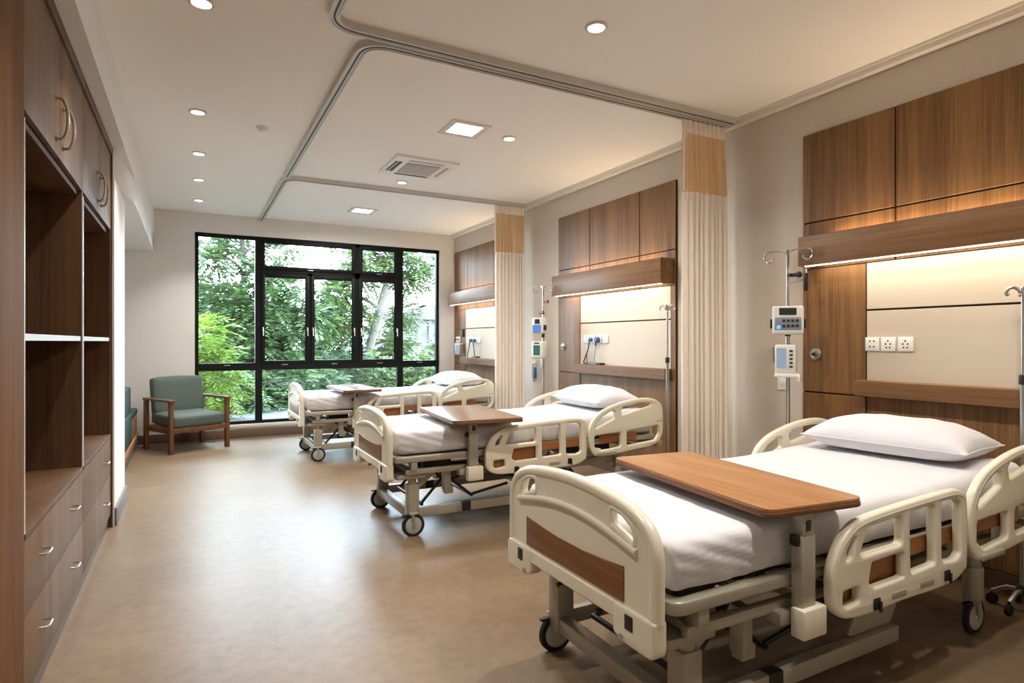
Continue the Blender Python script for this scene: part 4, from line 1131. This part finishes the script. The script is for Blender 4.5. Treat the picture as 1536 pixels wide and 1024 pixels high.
def tree(name, label, trunk, radii, blobs, nfr, L, npair, ll, lw, droop, mat, bark, cat='tree', group='trees outside the window', twig=2, shell=.4):
    base = Vector((trunk[0][0], trunk[0][1], -.04))
    t = thing(name, label, cat, base, group=group)
    tp = [Vector(p) - base for p in trunk]; P = smooth_open(tp, 6)
    rr = [radii[0] + (radii[1] - radii[0]) * i / (len(P) - 1) for i in range(len(P))]
    b_ = B(); b_.tube([tuple(v) for v in P], rr, 10); b_.obj('trunk', M[bark], t)
    bl_ = [(tuple(Vector(c) - base), r) for c, r in blobs]
    br = B()
    for c, r in bl_:
        cv = Vector(c)
        cand = [p for p in P if p.z < cv.z - .1] or [P[0]]
        st = min(cand[len(cand) // 3:] or cand, key=lambda p: (p - cv).length)
        i = max(range(len(P)), key=lambda k: -(P[k] - st).length)
        mid = (st + cv) / 2 + Vector((0, 0, .15))
        q = smooth_open([st, mid, cv], 5)
        r0 = min(rr[i] * .55, .07)
        br.tube([tuple(v) for v in q], [r0 + (.012 - r0) * k / (len(q) - 1) for k in range(len(q))], 6)
        for _ in range(twig):
            e = cv + Vector((random.uniform(-1, 1) * r[0], random.uniform(-1, 1) * r[1], random.uniform(-.6, .9) * r[2])) * .8
            m_ = (cv + e) / 2 + Vector((0, 0, .08)); q = smooth_open([mid, m_, e], 4)
            br.tube([tuple(v) for v in q], [.02 + (.006 - .02) * k / (len(q) - 1) for k in range(len(q))], 5)
    br.obj('branches', M[bark], t)
    foliage(bl_, nfr, L, npair, ll, lw, droop, M[mat], t, shell)
    return t
def bl(x, y, Y, rx, rz, ry=None): return (tuple(onY(x, y, Y)), (rx, ry or rx, rz))
Ya = 14.0
tree('feathery_tree', 'feathery green tree with an upright trunk in the left window pane', [tuple(onY(360, 640, Ya)), tuple(onY(362, 500, Ya)), tuple(onY(366, 420, Ya)), tuple(onY(362, 340, Ya))], (.12, .04),
     [bl(320, 392, Ya, .42, .16), bl(345, 372, Ya, .35, .12), bl(392, 412, Ya, .50, .20), bl(318, 440, Ya, .40, .22), bl(350, 455, Ya, .5, .25), bl(395, 460, Ya, .55, .26), bl(435, 428, Ya, .45, .15), bl(310, 355, Ya, .40, .12),
      bl(330, 500, Ya, .6, .35), bl(375, 510, Ya, .65, .38), bl(420, 490, Ya, .5, .28), bl(405, 378, Ya + .5, .45, .10), bl(460, 470, Ya, .45, .2), bl(375, 345, Ya, .40, .10), bl(432, 368, Ya, .4, .07), bl(350, 550, Ya, .8, .4), bl(415, 545, Ya, .7, .4)],
     1500, .50, 9, .19, .055, .40, 'leaf_a', 'bark', shell=.25)
Yb = 15.5
tree('leaning_tree', 'tree with a pale leaning trunk seen through the right casement', [tuple(onY(552, 625, Yb)), tuple(onY(553, 540, Yb)), tuple(onY(562, 490, Yb)), tuple(onY(577, 435, Yb)), tuple(onY(592, 390, Yb)), tuple(onY(600, 340, Yb))], (.13, .06),
     [bl(585, 385, Yb, .55, .16), bl(625, 398, Yb, .5, .14), bl(555, 372, Yb, .4, .10), bl(610, 425, Yb + .6, .42, .16), bl(535, 412, Yb, .55, .17), bl(500, 440, Yb, .5, .16), bl(520, 385, Yb, .35, .09), bl(525, 470, Yb, .5, .2), bl(640, 380, Yb, .4, .10), bl(485, 480, Yb, .5, .2), bl(600, 470, Yb + 1.2, .4, .22), bl(588, 520, Yb + 1.2, .45, .3)],
     1050, .50, 9, .19, .055, .40, 'leaf_b', 'bark_pale', shell=.25)
Yc = 18.0
tree('dense_tree', 'dense deep green tree behind the middle casements', [tuple(onY(470, 640, Yc)), tuple(onY(470, 540, Yc)), tuple(onY(475, 470, Yc))], (.15, .06),
     [bl(430, 530, Yc, 1.1, .6), bl(480, 545, Yc, 1.1, .6), bl(520, 520, Yc, .9, .6), bl(405, 480, Yc, .8, .5), bl(500, 490, Yc, .7, .45), bl(455, 470, Yc, .7, .35), bl(375, 530, Yc, 1.1, .7)],
     1100, .46, 8, .19, .06, .3, 'leaf_c', 'bark')
tree('far_tree', 'loose green tree behind the leaning trunk, near the far house', [tuple(onY(600, 640, 20)), tuple(onY(600, 560, 20)), tuple(onY(605, 520, 20))], (.14, .06),
     [bl(590, 540, 20, 1.0, .7), bl(625, 535, 20, .8, .6), bl(565, 520, 20, .8, .7), bl(650, 545, 20, .9, .5), bl(540, 560, 20, .9, .6)],
     800, .46, 8, .19, .06, .3, 'leaf_b', 'bark')
tree('slender_tree', 'slender tree at the left edge of the window, behind the bright shrub', [tuple(onY(300, 640, 17)), tuple(onY(300, 520, 17)), tuple(onY(305, 430, 17))], (.11, .05),
     [bl(300, 470, 17, .9, .6), bl(320, 520, 17, 1.0, .7), bl(290, 420, 17, .8, .4), bl(350, 560, 17, 1.0, .6), bl(280, 540, 17, 1.0, .8)],
     700, .45, 8, .19, .06, .3, 'leaf_c', 'bark')
Yy = 11.2
tree('bright_shrub', 'bright yellow-green shrub low at the left of the window', [tuple(onY(306, 655, Yy)), tuple(onY(306, 580, Yy)), tuple(onY(308, 520, Yy))], (.05, .02),
     [bl(305, 505, Yy, .32, .30), bl(318, 540, Yy, .35, .25), bl(300, 550, Yy, .4, .35), bl(325, 580, Yy, .42, .28), bl(310, 610, Yy, .4, .2), bl(285, 520, Yy, .4, .4)],
     420, .34, 8, .15, .03, .5, 'leaf_y', 'bark', 'shrub', 'shrubs outside the window')
for k, (x, y, Y, r, m, l) in enumerate(((355, 600, 12.8, .7, 'leaf_a', 'green shrub under the left window transom, beside the bright shrub'), (455, 590, 13.2, .75, 'leaf_a', 'green shrub behind the footboard of the far bed'),
        (505, 575, 14.0, .8, 'leaf_c', 'deep green shrub below the middle casements'), (560, 575, 14.2, .85, 'leaf_b', 'mid green shrub at the foot of the leaning trunk'), (630, 570, 14.2, .8, 'leaf_b', 'green shrub below the right window pane'), (410, 570, 15.2, .9, 'leaf_c', 'deep green shrub left of the far bed footboard'))):
    p = onY(x, y, Y); g0 = Vector((p.x, Y, -.04))
    tree('leafy_shrub', l, [tuple(g0), tuple((g0 + p) / 2), tuple(p)], (.05, .02),
         [((p.x, Y, p.z), (r, .6, .55)), ((p.x - .5 * r, Y + .2, p.z * .6), (r * .7, .5, .45)), ((p.x + .5 * r, Y - .1, p.z * .6 + .1), (r * .7, .5, .45)), ((p.x, Y, p.z + .4), (r * .6, .5, .3))],
         420, .36, 8, .15, .045, .35, m, 'bark', 'shrub', 'shrubs outside the window')
# house
Yh = 42
p0, p1 = onY(618, 470, Yh), onY(700, 470, Yh)
t = thing('house', 'white house with grey roof far away behind the right window pane', 'house', ((p0.x + p1.x) / 2, Yh + 3, -.04))
hw_ = (p1.x - p0.x) / 2; ze = 2.95
b_ = B().box(-hw_, hw_, -3, 3, 0, ze); b_.obj('walls', M['house'], t)
b_ = B(); rb = bmesh.new()
e = .5; v = [rb.verts.new(q) for q in ((-hw_ - e, -3 - e, ze), (hw_ + e, -3 - e, ze), (hw_ + e, 3 + e, ze), (-hw_ - e, 3 + e, ze), (-hw_ + 2.4, 0, ze + 1.3), (hw_ - 2.4, 0, ze + 1.3))]
for q in ((0, 1, 5, 4), (1, 2, 5), (2, 3, 4, 5), (3, 0, 4), (3, 2, 1, 0)): rb.faces.new([v[i] for i in q])
b_._merge(rb); b_.obj('roof', M['roof'], t, smooth=False)
for k in range(5):
    x = -hw_ + .5 + k * (2 * hw_ - 1) / 4
    b_ = B().box(x - .12, x + .12, -3.25, -3, 0, ze); b_.obj('pilaster', M['house'], t)
    if k < 4:
        x2 = x + (2 * hw_ - 1) / 8
        b_ = B().box(x2 - .45, x2 + .45, -3.04, -3.0, .9, 1.6); b_.obj('window', M['housewin'], t)
        b_ = B().box(x2 - .45, x2 + .45, -3.04, -3.0, 1.9, 2.6); b_.obj('window', M['housewin'], t)

# ------------------------------------------------------------------ daylight
w = bpy.data.worlds.new('sky'); scene.world = w; w.use_nodes = True
nt = w.node_tree; bg = nt.nodes['Background']
tc = nt.nodes.new('ShaderNodeTexCoord'); sx = nt.nodes.new('ShaderNodeSeparateXYZ'); cr = nt.nodes.new('ShaderNodeValToRGB')
link(nt, tc.outputs['Generated'], sx.inputs[0]); link(nt, sx.outputs['Z'], cr.inputs[0])
cr.color_ramp.elements[0].position = .0; cr.color_ramp.elements[0].color = (.74, .87, 1.0, 1)
cr.color_ramp.elements[1].position = .8; cr.color_ramp.elements[1].color = (.60, .79, 1.0, 1)
link(nt, cr.outputs[0], bg.inputs['Color']); bg.inputs['Strength'].default_value = 24.0
sun = bpy.data.lights.new('sun', 'SUN'); sun.energy = 3; sun.angle = R(25); sun.color = (1, .97, .9)
so = bpy.data.objects.new('sun', sun); COL.objects.link(so); so.rotation_euler = (R(42), 0, R(-25))
pt = area('window_portal', ((WX0 + WX1) / 2, 9.03, (WZ0 + WZ1) / 2), WX1 - WX0, WZ1 - WZ0, 1, (1, 1, 1), rot=(R(-90), 0, 0))
pt.data.cycles.is_portal = True

# ------------------------------------------------------------------ camera
cam = bpy.data.cameras.new('camera'); co = bpy.data.objects.new('camera', cam); COL.objects.link(co)
co.location = (0, 0, CAMZ); co.rotation_euler = (R(90), 0, -TH)
cam.sensor_width = 36; cam.sensor_fit = 'HORIZONTAL'; cam.lens = 900 / 1536 * 36; cam.clip_start = .05; cam.clip_end = 300
scene.camera = co
vs = scene.view_settings
vs.view_transform = 'Standard'; vs.look = 'None'; vs.gamma = 1; vs.use_curve_mapping = False; vs.exposure = 0.57
scene.cycles.max_bounces = 10; scene.cycles.diffuse_bounces = 5; scene.cycles.transparent_max_bounces = 16
